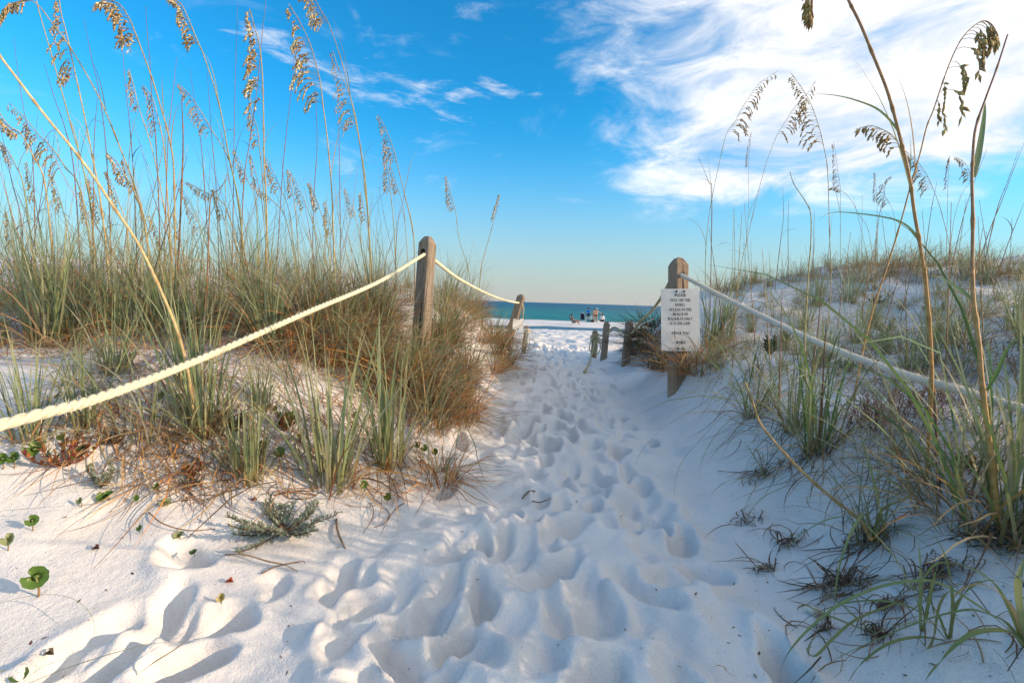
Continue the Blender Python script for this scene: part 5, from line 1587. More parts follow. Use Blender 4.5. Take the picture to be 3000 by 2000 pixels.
# bent broken stalk with its leaf, and the long orange stalk in the right foreground
sea_oat([Z6(*q) for q in ((615, 985), (640, 1060), (700, 1150), (735, 1230), (735, 1400))] + [Z7(872, 150), Z7(850, 480), Z7(842, 700), Z7(850, 1000)], 0, (2370, 1285), 'pale stalk snapped near its top, standing on the right dune', None, 0.0014, 0.0036, (GREEN[1], STRAW[0]), leaves=0, name='broken_stalk', cat='stalk')
lo = empty('orange_stalk', G(2553, 1580), 'long orange stalk leaning left over the right bank in the foreground', 'stalk')
pp = [(2183, 1121), (2200, 1163), (2225, 1236), (2263, 1287), (2292, 1321), (2335, 1367), (2402, 1429), (2469, 1483), (2522, 1528), (2553, 1580)]
dl0 = depth_of(Vector(lo.location))
lw = []
for i, (x, y) in enumerate(pp):
    g_ = G(x, y); dg = depth_of(g_)
    u = i / (len(pp) - 1)
    lw.append(P(x, y, min(dl0 * (1 + 0.35 * (1 - u)), dg * 0.97)))
mb, ln = stem_mesh(local(lo, lw), 0.0042, 0.0052, (0.46, 0.32, 0.15), (0.44, 0.24, 0.07), srng)
mb.build('stem', STEM, lo)
mb = MB()
ribbon(mb, local(lo, spline(lw[:5], 14)), 0.020, (0.50, 0.38, 0.22), (0.45, 0.30, 0.14), 0.6, True); mb.build('husk', DRY, lo)

STRETCH = [(150, 'by the left photo edge'), (330, 'near the left edge'), (520, 'under the arched seed heads'), (700, 'near the hooked maroon stalk'), (880, 'near the straight seed stalk'), (1040, 'near the layered seed stalk'), (1500, 'beside the tall post'), (2300, 'near the notice'), (2480, 'by the snapped stalk'), (2680, 'left of the reddish stalk'), (2850, 'between the thick stalks'), (9999, 'by the right photo edge')]
def bare_stalk(px_pts, base, label, group, r1=0.004, col=None):
    rg = random.Random(int(base[0] * 3 + base[1]))
    c_in = col
    pts, D0 = world_line(px_pts, base, rg.uniform(-0.06, 0.06))
    if group:
        tone = 'straw' if c_in and c_in[0] > 0.36 else ('rusty' if c_in and c_in[0] > 0.24 and c_in[1] < 0.19 else ('greenish' if c_in and c_in[1] > c_in[0] else 'purple-brown'))
        lean_ = px_pts[0][0] - base[0]; tall_ = base[1] - px_pts[0][1]
        ll = 'leaning left' if lean_ < -40 else ('leaning right' if lean_ > 40 else 'upright')
        hh = 'tall' if tall_ > 480 else ('low' if tall_ < 260 else 'middling')
        label = f"{hh} thin {tone} bare stalk {ll} {next(w_ for lim, w_ in STRETCH if base[0] < lim)}"
    root = empty('bare_stalk', pts[-1], label, 'stalk', group)
    c = col or rg.choice(PURPLE)
    mb_, line = stem_mesh(local(root, pts), 0.0012, r1, c, mixc(c, (0.30, 0.17, 0.08), 0.6), rg)
    mb_.build('stem', STEM, root)
    if rg.random() < 0.45:
        i = int(len(line) * rg.uniform(0.35, 0.7)); mb_ = MB()
        pp_ = grow(rg, line[i], rg.choice((0, PI)) + rg.uniform(-0.5, 0.5), rg.uniform(0.3, 0.9), rg.uniform(0.08, 0.2), rg.uniform(0.8, 2.2), 7, 1.2, -9)
        cc = jit(rg.choice(BROWN + PURPLE))
        ribbon(mb_, pp_, 0.006, cc, cc, rg.uniform(-1, 1)); mb_.build('withered_leaf', DRY, root)
    return root
BL = 'thin purple-brown bare stalk standing among the sea oats of the left dune'
for q, b in (
  (((90, 250), (130, 560), (180, 850), (215, 1050), (228, 1400)), (105, 850)), (((550, 120), (600, 370), (650, 600), (690, 900), (715, 1300)), (330, 860)),
  (((955, 40), (970, 250), (985, 420), (1000, 700), (1022, 900), (1045, 1400)), (470, 880)), (((805, 310), (820, 520), (850, 800), (880, 1200)), (405, 860)),
  (((1560, 30), (1548, 400), (1540, 700), (1534, 1100), (1530, 1400)), (680, 880)), (((1750, -30), (1720, 240), (1690, 560), (1640, 930), (1600, 1220)), (700, 900)),
  (((1160, 380), (1140, 570), (1120, 750), (1100, 1000)), (478, 860)), (((1360, 470), (1375, 680), (1390, 900), (1420, 1250)), (645, 860)),
  (((1940, 240), (1915, 560), (1880, 870), (1850, 1200)), (805, 880)), (((2070, 560), (2078, 780), (2080, 1000), (2060, 1300)), (912, 870)),
  (((2220, 600), (2225, 850), (2230, 1200)), (1000, 860)), (((1245, 450), (1290, 750), (1330, 1050)), (620, 860)), (((290, 420), (360, 650), (430, 850), (490, 1150)), (240, 850)),
  (((0, 830), (40, 1000), (80, 1200), (140, 1450)), (75, 860)), (((640, 640), (620, 900), (615, 1250)), (272, 870))):
    bare_stalk([Z1(*p_) for p_ in q], b, BL, 'bare stalks of the left dune')
bare_stalk([Z1(1225, 618), Z1(1195, 650), Z1(1198, 760), Z1(1202, 950), Z1(1192, 1250)], (515, 905), 'thick dark maroon dead stalk with a hooked tip on the left dune', None, 0.0060, (0.14, 0.07, 0.055))
bare_stalk([Z1(1500, 1165), Z1(1440, 1240), Z1(1385, 1300), Z1(1372, 1500)] + [Z2(1360, 520), Z2(1340, 760)], (588, 1005), 'rusty brown dead stalk with a bent flag tip on the left dune', None, 0.0058, (0.30, 0.15, 0.08))
bare_stalk([Z1(2003, 1370), Z1(2030, 1500)] + [Z2(2060, 380)], (925, 850), 'thick rusty broken stub rising from the left crest', None, 0.006, (0.30, 0.14, 0.07))
for k in range(68):
    bx, by = srng.uniform(-60, 1180), srng.uniform(815, 930)
    ty = srng.uniform(330, 700); lean = srng.gauss(-25, 75) * (by - ty) / 350
    tx = bx + lean
    bare_stalk([(tx, ty), (tx + (bx - tx) * 0.3 - srng.uniform(-6, 6), ty + (by - ty) * 0.35), (tx + (bx - tx) * 0.7, ty + (by - ty) * 0.7)], (bx, by), BL, 'bare stalks of the left dune', srng.uniform(0.0022, 0.0042), jit(srng.choice(PURPLE + STRAW + RUST[:1] + GREEN[:3]), 0.2))
BR = 'thin bare stalk standing along the right dune'
for q, b in ((((1750, 848), (1690, 1000), (1640, 1150), (1590, 1330)), (2780, 820)), (((1960, 820), (1890, 1000), (1830, 1160), (1760, 1330)), (2840, 850)), (((1962, 1160), (1910, 1290), (1850, 1450)), (2910, 850)),
             (((1930, 860), (1870, 1030), (1800, 1220)), (2870, 830)), (((575, 1080), (578, 1250), (560, 1400)), (2270, 850)), (((608, 1150), (605, 1300)), (2310, 840)), (((755, 1205), (752, 1400)), (2382, 840)),
             (((1160, 1100), (1120, 1300)), (2560, 850)), (((1460, 1040), (1420, 1250)), (2700, 830)), (((90, 900), (150, 1050), (168, 1130)), (2080, 950))):
    bare_stalk([Z6(*p_) for p_ in q], b, BR, 'bare stalks of the right dune')
for k in range(38):
    bx, by = srng.uniform(2100, 3050), srng.uniform(800, 1120)
    ty = srng.uniform(560, 760); tx = bx + srng.gauss(15, 35)
    bare_stalk([(tx, ty), (tx + (bx - tx) * 0.35, ty + (by - ty) * 0.35), (tx + (bx - tx) * 0.7, ty + (by - ty) * 0.7)], (bx, by), BR, 'bare stalks of the right dune', srng.uniform(0.0024, 0.004), jit(srng.choice(PURPLE + STRAW + RUST[:1] + GREEN[:2]), 0.2))
for q, b, lab, c in (
  ([Z7(955, 320), Z7(935, 600), Z7(900, 850)], (2374, 1180), 'brown dead stalk behind the white rope, nearest the snapped pale stalk', (0.20, 0.11, 0.08)),
  ([Z7(685, 350), Z7(675, 700), Z7(668, 950)], (2281, 1220), 'greyish dead stalk crossed by the white rope, nearest the notice', (0.24, 0.15, 0.12)),
  ([Z7(990, 550), Z7(975, 800), Z7(955, 1200)], (2402, 1315), 'dark maroon dead stalk in the large tuft of the right bank', (0.11, 0.055, 0.045)),
  ([Z7(1720, 680), Z7(1725, 900), Z7(1735, 1100), Z7(1750, 1400)], (2745, 1340), 'dark brown stub crossed by the white rope beside the reddish stalk', (0.13, 0.08, 0.06))):
    bare_stalk(q, b, lab, None, 0.0056, c)

# ------------------------------------------------------------------ long blades in the right foreground, each a leaf of its own
def lifted(px, lift, tip_lift=0.0):
    n = len(px); out_ = []
    for i, (x, y) in enumerate(px):
        u = i / (n - 1)
        g_ = G(x, y)
        k = lift * math.sin(PI * min(1, u)) ** 0.8 + tip_lift * u
        out_.append(CAM + (g_ - CAM) * (1 - k) + Vector((0, 0, 0.004)))
    return out_
def plant(base, label, blades, name='grass_plant'):
    root = empty(name, G(*base), label, 'grass')
    for (px, lift, tl, wd, pal) in blades:
        c = jit(srng.choice(pal), 0.12)
        mb_ = MB()
        ribbon(mb_, local(root, spline(lifted(px, lift, tl), 26)), wd, mixc(c, (0.42, 0.33, 0.14), 0.35), mixc(c, (0.36, 0.26, 0.12), 0.25), srng.uniform(-0.25, 0.25), True, taper=2.4)
        mb_.build('leaf_blade', LEAF, root)
    return root
plant((2998, 1895), 'plant with long glossy blades sweeping left from the lower right corner', [
  ([Z8(*q) for q in ((2236, 1340), (2130, 1190), (2000, 1120), (1850, 1100), (1600, 1160), (1300, 1280), (1000, 1420), (800, 1565))], 0.16, 0, 0.0105, DEEP),
  ([Z8(*q) for q in ((2236, 1345), (2150, 1245), (1950, 1240), (1800, 1320), (1650, 1480), (1585, 1570))], 0.15, 0, 0.0105, DEEP),
  ([Z8(*q) for q in ((2232, 1330), (2050, 1150), (1700, 930), (1500, 910), (1250, 960), (1000, 1080), (800, 1250), (680, 1400), (620, 1565))], 0.18, 0, 0.009, DEEP),
  ([Z8(*q) for q in ((2236, 1335), (2160, 1130), (2070, 960), (1960, 860), (1780, 790), (1660, 800), (1590, 880), (1560, 990))], 0.2, 0, 0.009, DEEP),
  ([Z8(*q) for q in ((2240, 1320), (2190, 1150), (2130, 1040), (2000, 940), (1880, 940), (1790, 1000), (1740, 1120))], 0.2, 0, 0.006, TAN),
  ([Z8(*q) for q in ((2240, 1300), (2200, 1000), (2210, 860), (2240, 760))], 0.22, 0.2, 0.010, DEEP)])
plant(Z8(1560, 1245), 'small upright plant right of the shell in the foreground', [
  ([Z8(*q) for q in ((1560, 1240), (1558, 1080), (1560, 900), (1555, 760), (1545, 640))], 0.05, 0.22, 0.006, DEEP),
  ([Z8(*q) for q in ((1560, 1240), (1545, 1060), (1450, 850), (1340, 690), (1200, 540), (1080, 440))], 0.05, 0.25, 0.006, DEEP),
  ([Z8(*q) for q in ((1575, 1240), (1610, 1060), (1650, 880), (1670, 800))], 0.05, 0.2, 0.006, DEEP),
  ([Z8(*q) for q in ((1650, 1260), (1680, 1080), (1740, 980), (1830, 930), (1900, 960))], 0.08, 0.1, 0.005, GREEN),
  ([Z8(*q) for q in ((1650, 1265), (1610, 1350), (1550, 1290), (1490, 1240))], 0.08, 0.0, 0.005, GREEN)])
plant(Z8(1275, 1262), 'flat-lying plant whose straight blades point up left to the shell', [
  ([Z8(*q) for q in ((1275, 1262), (1140, 1150), (1012, 1032))], 0.06, 0.06, 0.008, DEEP),
  ([Z8(*q) for q in ((1240, 1245), (1070, 1180), (900, 1110), (780, 1055), (660, 1015))], 0.06, 0.02, 0.009, DEEP),
  ([Z8(*q) for q in ((1460, 1030), (1300, 1090), (1120, 1170), (980, 1290), (885, 1390), (835, 1395), (820, 1355), (850, 1295), (905, 1262))], 0.09, 0.0, 0.006, DEEP)])
plant(Z8(1245, 625), 'arching blades springing from the foot of the long orange stalk', [
  ([Z8(*q) for q in ((1330, 625), (1310, 520), (1295, 430), (1250, 240), (1180, 0), (1150, -120))], 0.05, 0.25, 0.007, DEEP),
  ([Z8(*q) for q in ((1245, 620), (1215, 500), (1180, 470), (1120, 560), (1075, 660), (1030, 800), (1000, 980), (990, 1250))], 0.17, 0, 0.007, DEEP),
  ([Z8(*q) for q in ((1245, 620), (1300, 450), (1420, 385), (1520, 345), (1620, 325), (1800, 380), (1950, 440))], 0.16, 0.05, 0.0075, DEEP),
  ([Z8(*q) for q in ((1240, 620), (1150, 440), (1000, 250), (860, 100))], 0.05, 0.2, 0.006, DEEP),
  ([Z8(*q) for q in ((1240, 600), (1280, 560), (1420, 580), (1560, 640), (1750, 790))], 0.1, 0.0, 0.006, DEEP),
  ([Z8(*q) for q in ((1160, 560), (1080, 490), (960, 500), (820, 570), (680, 680), (540, 825))], 0.12, 0.0, 0.007, DEEP),
  ([Z8(*q) for q in ((530, 240), (505, 150), (450, 60), (400, -10))], 0.05, 0.15, 0.006, DEEP),
  ([Z8(*q) for q in ((500, 245), (400, 228), (270, 260), (180, 345))], 0.1, 0.0, 0.006, DEEP)])
plant((2945, 1560), 'arching pale and green blades looping over the white rope at the right', [
  ([(2900, 1480), (2895, 1330), (2880, 1190), (2830, 1140), (2775, 1135), (2720, 1170), (2680, 1230)], 0.22, 0.1, 0.010, TAN),
  ([(2960, 1500), (2958, 1330), (2950, 1230), (2920, 1185), (2890, 1195), (2868, 1250)], 0.25, 0.1, 0.010, GREEN),
  ([(2940, 1540), (2925, 1380), (2890, 1230), (2840, 1140), (2760, 1105), (2650, 1100), (2560, 1150)], 0.2, 0.1, 0.008, DEEP),
  ([(2950, 1540), (2985, 1380), (2995, 1200), (2992, 1010), (2984, 860), (2965, 790), (2935, 760)], 0.12, 0.3, 0.009, DEEP),
  ([(2930, 1550), (2880, 1430), (2810, 1330), (2760, 1290)], 0.1, 0.15, 0.008, DEEP)])
plant((2770, 1875), 'green plant with long low arching blades in the lower right foreground', [
  ([(2770, 1875), (2700, 1800), (2600, 1765), (2480, 1770), (2370, 1810), (2290, 1880)], 0.13, 0, 0.0075, DEEP),
  ([(2775, 1875), (2740, 1790), (2680, 1730), (2580, 1700), (2470, 1720), (2400, 1770)], 0.14, 0, 0.007, DEEP),
  ([(2780, 1875), (2800, 1780), (2850, 1720), (2920, 1705), (2990, 1740)], 0.14, 0, 0.007, DEEP),
  ([(2770, 1880), (2690, 1870), (2600, 1890), (2520, 1950), (2480, 2010)], 0.1, 0, 0.007, DEEP),
  ([(2785, 1870), (2790, 1760), (2770, 1640), (2730, 1560)], 0.06, 0.22, 0.006, DEEP),
  ([(2780, 1870), (2740, 1830), (2660, 1830), (2560, 1860), (2440, 1930)], 0.1, 0, 0.005, GREEN)])
plant((2420, 1340), 'fine green blades fanning left and right from the large right-bank tuft', [
  ([(2400, 1320), (2350, 1240), (2290, 1210), (2220, 1225), (2150, 1280), (2110, 1350)], 0.13, 0, 0.0055, DEEP),
  ([(2400, 1325), (2360, 1270), (2300, 1260), (2240, 1290), (2190, 1360), (2170, 1440)], 0.12, 0, 0.0055, DEEP),
  ([(2405, 1325), (2440, 1230), (2500, 1190), (2580, 1200), (2650, 1260), (2690, 1340)], 0.13, 0, 0.0055, DEEP),
  ([(2405, 1325), (2450, 1270), (2520, 1260), (2590, 1300), (2640, 1380)], 0.12, 0, 0.0055, GREEN),
  ([(2395, 1325), (2340, 1310), (2280, 1340), (2230, 1400)], 0.09, 0, 0.005, DEEP)])
# long arching blades over the path
plant((2205, 1218), 'long thin blades arching left over the path, right of the notice', [
  ([(2205, 1218), (2180, 1130), (2130, 1150), (2060, 1185), (1990, 1225), (1920, 1275), (1870, 1340), (1858, 1390)], 0.14, 0, 0.0045, GREEN + DEEP),
  ([(2200, 1220), (2150, 1160), (2080, 1160), (2000, 1190), (1940, 1215), (1900, 1240)], 0.13, 0, 0.0045, GREEN + DEEP),
  ([(2210, 1220), (2180, 1190), (2120, 1220), (2060, 1280), (1990, 1370), (1972, 1480)], 0.12, 0, 0.0045, GREEN + DEEP),
  ([(2215, 1225), (2170, 1215), (2110, 1260), (2060, 1340), (2040, 1420)], 0.12, 0, 0.0045, GREEN + DEEP)])
plant((1150, 1340), 'long green blades arching right over the path from the left bank', [
  ([(1330, 1270), (1370, 1245), (1420, 1232), (1480, 1235), (1545, 1242)], 0.08, 0.02, 0.005, GREEN + DEEP),
  ([(1330, 1270), (1400, 1240), (1480, 1260), (1530, 1300), (1555, 1350)], 0.10, 0, 0.005, GREEN + DEEP),
  ([(1330, 1180), (1385, 1290), (1400, 1350), (1425, 1430)], 0.08, 0, 0.005, GREEN + DEEP),
  ([(1290, 1330), (1330, 1400), (1380, 1470), (1420, 1510)], 0.07, 0, 0.004, TAN)])
plant((1180, 1420), 'single flat grey-green blade lying across the sand below the grass fans', [([Z3(2300, 230), Z3(2190, 310), Z3(2080, 390), Z3(1955, 470)], 0.05, 0, 0.006, GREY)])
for q, lab, pal, wd in (
  ([(-30, 1502), (60, 1495), (150, 1488), (232, 1482), (330, 1478)], 'thin green runner entering from the left edge below the pennywort', GREEN, 0.004),
  ([(-30, 1780), (50, 1757), (140, 1745), (215, 1758), (265, 1800), (277, 1850), (262, 1885)], 'hair-thin curl of green grass in the lower left sand', GREEN, 0.0022),
  ([(60, 2015), (200, 1960), (330, 1918), (440, 1890), (525, 1882), (531, 1892)], 'long straight green blade lying in the lower left sand', GREEN, 0.0045),
  ([(395, 1985), (450, 1945), (510, 1908), (560, 1870), (617, 1845)], 'straw-coloured stick lying in the lower left sand', TAN, 0.007),
  ([Z3(570, 880), Z3(720, 720), Z3(850, 570), Z3(980, 440), Z3(1160, 330), Z3(1290, 315), Z3(1480, 325)], 'long orange dry blade arching over the left slope', RUST, 0.0045),
  ([Z3(300, 725), Z3(480, 580), Z3(700, 460), Z3(900, 360), Z3(1100, 310), Z3(1400, 330)], 'second orange dry blade arching over the left slope', RUST, 0.0045),
  ([Z3(0, 335), Z3(300, 240), Z3(560, 190), Z3(800, 178), Z3(1000, 185)], 'pale dry blade stretched over the red succulent', TAN, 0.004),
  ([Z3(910, 530), Z3(1000, 600), Z3(1150, 640), Z3(1320, 630)], 'dark curved twig left of the silvery shrub', BROWN, 0.004),
  ([Z3(1380, 788), Z3(1500, 790), Z3(1640, 830), Z3(1740, 850), Z3(1820, 890)], 'brown twig below the silvery shrub', BROWN, 0.005),
  ([Z3(1600, 905), Z3(1680, 865), Z3(1760, 845), Z3(1850, 830), Z3(1865, 838)], 'forked brown twig below the silvery shrub', BROWN, 0.005),
  ([Z3(2060, 570), Z3(2070, 650), Z3(2095, 710), Z3(2125, 775)], 'dark dead blade lying right of the silvery shrub', BROWN, 0.009),
  ([(1530, 1462), (1540, 1450), (1552, 1440), (1568, 1440)], 'dark curled husk lying on the left of the path', BROWN, 0.010),
  ([(1560, 1470), (1580, 1473), (1605, 1465), (1628, 1450)], 'thin brown twig lying across the path', BROWN, 0.006),
  ([Z8(215, 1460), Z8(260, 1465), (Z8(300, 1510)), Z8(350, 1530)], 'small reddish curled twig at the bottom of the photo', RUST, 0.005)):
    root = empty('twig' if pal in (BROWN, RUST) else 'lone_grass', G(*q[0]) if q[0][1] < 2000 else G(*q[1]), lab, 'twig' if pal in (BROWN, RUST) else 'grass')
    pts = lifted(q, 0.012 if pal is BROWN else 0.05)
    mb = MB()
    c = jit(srng.choice(pal))
    if pal is BROWN:
        tube(mb, local(root, spline(pts, 18)), [wd * 0.45] * 12 + [wd * 0.3] * 6, c, 5); mb.build('stem', STEM, root)
    else:
        ribbon(mb, local(root, spline(pts, 22)), wd, c, jit(c), 0.2, True, root=0.3); mb.build('blade', DRY if pal in (TAN, RUST) else LEAF, root)

# ------------------------------------------------------------------ pennywort
def penny(px, py, rpx, tone, lie, label):
    g_ = G(px, py + rpx * (1.5 if lie < 0.5 else 0.3))
    d = depth_of(g_)
    r = max(0.009, rpx * d / FPX)
    rg = random.Random(int(px * 3 + py))
    root = empty('pennywort', g_, label, 'plant', 'round pennywort leaves on the left dune')
    hgt = r * (1.9 if lie < 0.5 else 0.6)
    top = Vector((rg.uniform(-0.3, 0.3) * r, rg.uniform(-0.2, 0.2) * r, hgt))
    mb_ = MB(); cg = (0.16, 0.20, 0.07)
    tube(mb_, spline([Vector((0, 0, -0.01)), Vector((0.1 * r, 0, hgt * 0.5)), top], 7), [r * 0.09] * 7, [mixc((0.30, 0.14, 0.06), cg, i / 6) for i in range(7)], 5)
    mb_.build('stem', STEM, root)
    pal = {'green': (0.085, 0.165, 0.022), 'dark': (0.055, 0.105, 0.022), 'pale': (0.27, 0.30, 0.13), 'yellow': (0.40, 0.33, 0.11)}[tone]
    nrm = Vector((rg.uniform(-0.3, 0.7), -1.0 if lie < 0.5 else -0.45, rg.uniform(0.25, 0.7) if lie < 0.5 else 1.2)).normalized()
    s, nn = frame(nrm)
    n, m = 22, 3
    vs = [top - nrm * (0.08 * r)]; cs = [mixc(pal, (0.4, 0.42, 0.2), 0.25)]
    cup = rg.uniform(0.1, 0.35); fold = rg.uniform(0.0, 0.55)
    for j in range(1, m + 1):
        for i in range(n):
            a = 2 * PI * i / n + 0.5
            rad = r * j / m * (1 - (0.75 * math.exp(-((i - 0) / 1.0) ** 2) if j < m + 1 else 0) * (j / m))
            if j == m:
                rad *= 1 + 0.045 * math.cos(a * 9)
            x, y = math.cos(a), math.sin(a)
            h = cup * r * (j / m) ** 2 * 0.7 + fold * r * abs(x) * (j / m)
            vs.append(top + s * (rad * x) + nn * (rad * y) + nrm * (h - 0.08 * r)); cs.append(jit(mixc(pal, (0.3, 0.32, 0.12), 0.12 if i % 3 == 0 else 0), 0.08))
    fs = [(0, 1 + i, 1 + (i + 1) % n) for i in range(n)]
    for j in range(1, m):
        for i in range(n):
            a = 1 + (j - 1) * n + i; b = 1 + (j - 1) * n + (i + 1) % n
            fs.append((a, b, b + n, a + n))
    mb_ = MB(); mb_.add(vs, fs, cs); mb_.build('leaf', BROAD, root)
PN = [Z3(20, 205) + (35, 'green', 0), Z3(88, 200) + (35, 'green', 0), Z3(208, 150) + (46, 'green', 0), Z3(262, 100) + (26, 'pale', 0), Z3(375, 65) + (27, 'green', 0), Z3(515, 135) + (24, 'dark', 0),
      Z3(665, 435) + (45, 'green', 1), Z3(500, 460) + (22, 'pale', 0), Z3(835, 440) + (19, 'green', 0), Z3(972, 375) + (24, 'green', 0), Z3(1015, 470) + (32, 'pale', 1), Z3(200, 585) + (34, 'green', 0),
      Z3(50, 700) + (37, 'pale', 0), Z3(855, 625) + (20, 'green', 0), Z3(1100, 675) + (28, 'pale', 1), Z3(1190, 770) + (21, 'dark', 1), Z3(235, 940) + (66, 'green', 0), Z3(1355, 1050) + (25, 'yellow', 0),
      Z3(110, 1530) + (44, 'dark', 1), Z3(10, 1530) + (30, 'yellow', 1), Z3(1710, 165) + (32, 'green', 0), Z3(1600, 140) + (30, 'pale', 1), Z3(2230, 360) + (25, 'green', 0), Z3(1835, 60) + (24, 'pale', 0),
      Z2(1065, 1260) + (27, 'green', 0), Z2(1180, 1265) + (28, 'pale', 1), Z2(375, 1260) + (18, 'dark', 0), Z2(870, 985) + (18, 'green', 0), Z2(1378, 880) + (20, 'dark', 0), Z2(565, 865) + (22, 'dark', 1),
      Z2(825, 805) + (15, 'green', 0), Z2(860, 860) + (20, 'green', 0), Z2(710, 640) + (18, 'green', 1), (1135, 1458, 11, 'green', 0), (1095, 1287, 9, 'green', 0), (1175, 1273, 8, 'green', 0), (1220, 1306, 10, 'green', 0),
      (1242, 1315, 10, 'green', 0), (1275, 1325, 10, 'green', 0), (1040, 1217, 9, 'pale', 0), (807, 1199, 9, 'green', 0)]
PN.sort(key=lambda t: t[0])
for i, (x, y, r_, tone, lie) in enumerate(PN):
    rr = r_ / 2.1 if r_ > 14 else r_
    size = 'large' if rr > 20 else ('small' if rr < 11 else 'middling')
    look = {'green': 'bright green', 'dark': 'dark green', 'pale': 'pale green', 'yellow': 'yellowed'}[tone]
    penny(x, y, rr, tone, lie, f'{size} {look} round pennywort leaf, {ORD[i]} from the left on the left dune')

# ------------------------------------------------------------------ small leafy plants
def leafy(px, py, rad, label, nbr, leaf_l, leaf_w, pal, stemc, upright=0.35, flat=1.0, per=16, name='leafy_plant', cat='plant', seed=1, spread=1.0):
    g_ = G(px, py); root = empty(name, g_, label, cat)
    rg = random.Random(seed); sm, lm = MB(), MB()
    for b in range(nbr):
        a = 2 * PI * b / nbr + rg.uniform(-0.35, 0.35)
        L = rad * rg.uniform(0.55, 1.1)
        n = 8; pts = []
        th = rg.uniform(1.0, 1.45) * flat
        pos = Vector((0, 0, 0.0))
        for i in range(n + 1):
            x, y = pos.x + g_.x, pos.y + g_.y
            pts.append(Vector((pos.x, pos.y, max(pos.z, gz(x, y) - g_.z + 0.008))))
            u = i / n
            t2 = th - upright * u * 1.6
            aa = a + rg.uniform(-0.25, 0.25)
            pos = pos + Vector((math.cos(aa) * math.sin(t2), math.sin(aa) * math.sin(t2), math.cos(t2))) * (L / n)
        tube(sm, pts, [0.0032 * (1 - 0.6 * i / n) for i in range(n + 1)], jit(stemc), 4)
        ts = tangents(pts)
        fine = spline(pts, per + 1); ft = tangents(fine)
        for j in range(per):
            u = j / per
            if u < 0.22: continue
            for kk in range(2):
                aa = rg.uniform(0, 2 * PI)
                s, nn = frame(ft[j])
                d = (ft[j] * rg.uniform(0.3, 0.9) + (s * math.cos(aa) + nn * math.sin(aa)) * rg.uniform(0.5, 1.0) + Vector((0, 0, 0.25))).normalized()
                s2, n2 = frame(d)
                c = jit(rg.choice(pal), 0.22)
                Lf = leaf_l * rg.uniform(0.6, 1.15)
                p0 = fine[j]
                w2 = leaf_w * rg.uniform(0.7, 1.1)
                lm.add([p0, p0 + d * Lf * 0.5 - s2 * w2 / 2 + n2 * Lf * 0.10, p0 + d * Lf * 0.55, p0 + d * Lf * 0.5 + s2 * w2 / 2 + n2 * Lf * 0.10, p0 + d * Lf + n2 * Lf * 0.05], [(0, 1, 2), (0, 2, 3), (1, 4, 2), (2, 4, 3)], c)
    sm.build('branches', STEM, root)['kind'] = 'stuff'
    o_ = lm.build('leaves', BROAD, root, smooth=False); o_['kind'] = 'stuff'
    return root
SILV = [(0.28, 0.31, 0.22), (0.36, 0.38, 0.29), (0.22, 0.26, 0.16), (0.42, 0.43, 0.36)]
leafy(830, 1560, 0.18, 'silvery grey-green shrub sprawling on the sand of the left slope', 24, 0.021, 0.009, SILV, (0.13, 0.065, 0.04), 0.22, 1.08, 34, 'silver_shrub', 'shrub', 3)
leafy(305, 1425, 0.085, 'small silvery shrub beside the red succulent', 9, 0.018, 0.008, SILV, (0.13, 0.07, 0.04), 0.75, 0.8, 18, 'silver_shrub', 'shrub', 4)
leafy(560, 1425, 0.06, 'tiny silvery sprig by the orange dry blades', 5, 0.015, 0.007, SILV, (0.13, 0.07, 0.04), 0.6, 0.9, 12, 'silver_shrub', 'shrub', 5)
leafy(745, 1365, 0.07, 'silvery sprig right of the leaning straw-based tuft', 6, 0.015, 0.007, SILV, (0.13, 0.07, 0.04), 0.6, 0.9, 12, 'silver_shrub', 'shrub', 6)
SUCC = [(0.32, 0.09, 0.03), (0.42, 0.17, 0.04), (0.20, 0.16, 0.04), (0.26, 0.05, 0.04), (0.16, 0.19, 0.05), (0.34, 0.20, 0.06)]
leafy(190, 1365, 0.12, 'red and orange succulent creeping on the far left sand', 12, 0.022, 0.013, SUCC, (0.22, 0.08, 0.05), 0.7, 1.0, 9, 'red_succulent', 'succulent', 7)
leafy(840, 1262, 0.09, 'orange and green succulent behind the big grass fan', 10, 0.030, 0.016, [(0.42, 0.16, 0.03), (0.12, 0.17, 0.04), (0.09, 0.15, 0.03), (0.36, 0.11, 0.03)], (0.2, 0.1, 0.05), 0.8, 0.8, 7, 'orange_succulent', 'succulent', 8)
leafy(690, 1262, 0.10, 'dark green leafy plant left of the orange succulent', 10, 0.026, 0.011, [(0.07, 0.10, 0.03), (0.10, 0.14, 0.05), (0.09, 0.08, 0.03)], (0.12, 0.07, 0.04), 0.8, 0.85, 10, 'leafy_plant', 'plant', 9)
leafy(760, 1330, 0.07, 'small green leafy sprig in front of the orange succulent', 7, 0.022, 0.010, [(0.10, 0.15, 0.04), (0.14, 0.17, 0.07)], (0.12, 0.07, 0.04), 0.8, 0.85, 9, 'leafy_plant', 'plant', 10)
leafy(330, 1300, 0.06, 'low rusty weed under the dead grass on the left slope', 7, 0.018, 0.008, [(0.18, 0.12, 0.04), (0.12, 0.12, 0.04), (0.26, 0.10, 0.03)], (0.14, 0.07, 0.04), 0.6, 1.0, 8, 'rusty_weed', 'plant', 11)
leafy(560, 1392, 0.06, 'green and red sprig under the orange dry blades', 7, 0.022, 0.010, [(0.15, 0.18, 0.05), (0.32, 0.06, 0.03), (0.16, 0.12, 0.04)], (0.2, 0.08, 0.05), 0.5, 1.0, 7, 'red_succulent', 'succulent', 12)
leafy(2255, 1040, 0.14, 'dark green rosette plant behind the white rope near the notice', 14, 0.045, 0.012, [(0.06, 0.11, 0.03), (0.08, 0.14, 0.04), (0.11, 0.15, 0.06)], (0.12, 0.08, 0.04), 1.0, 0.7, 8, 'rosette_plant', 'plant', 13)
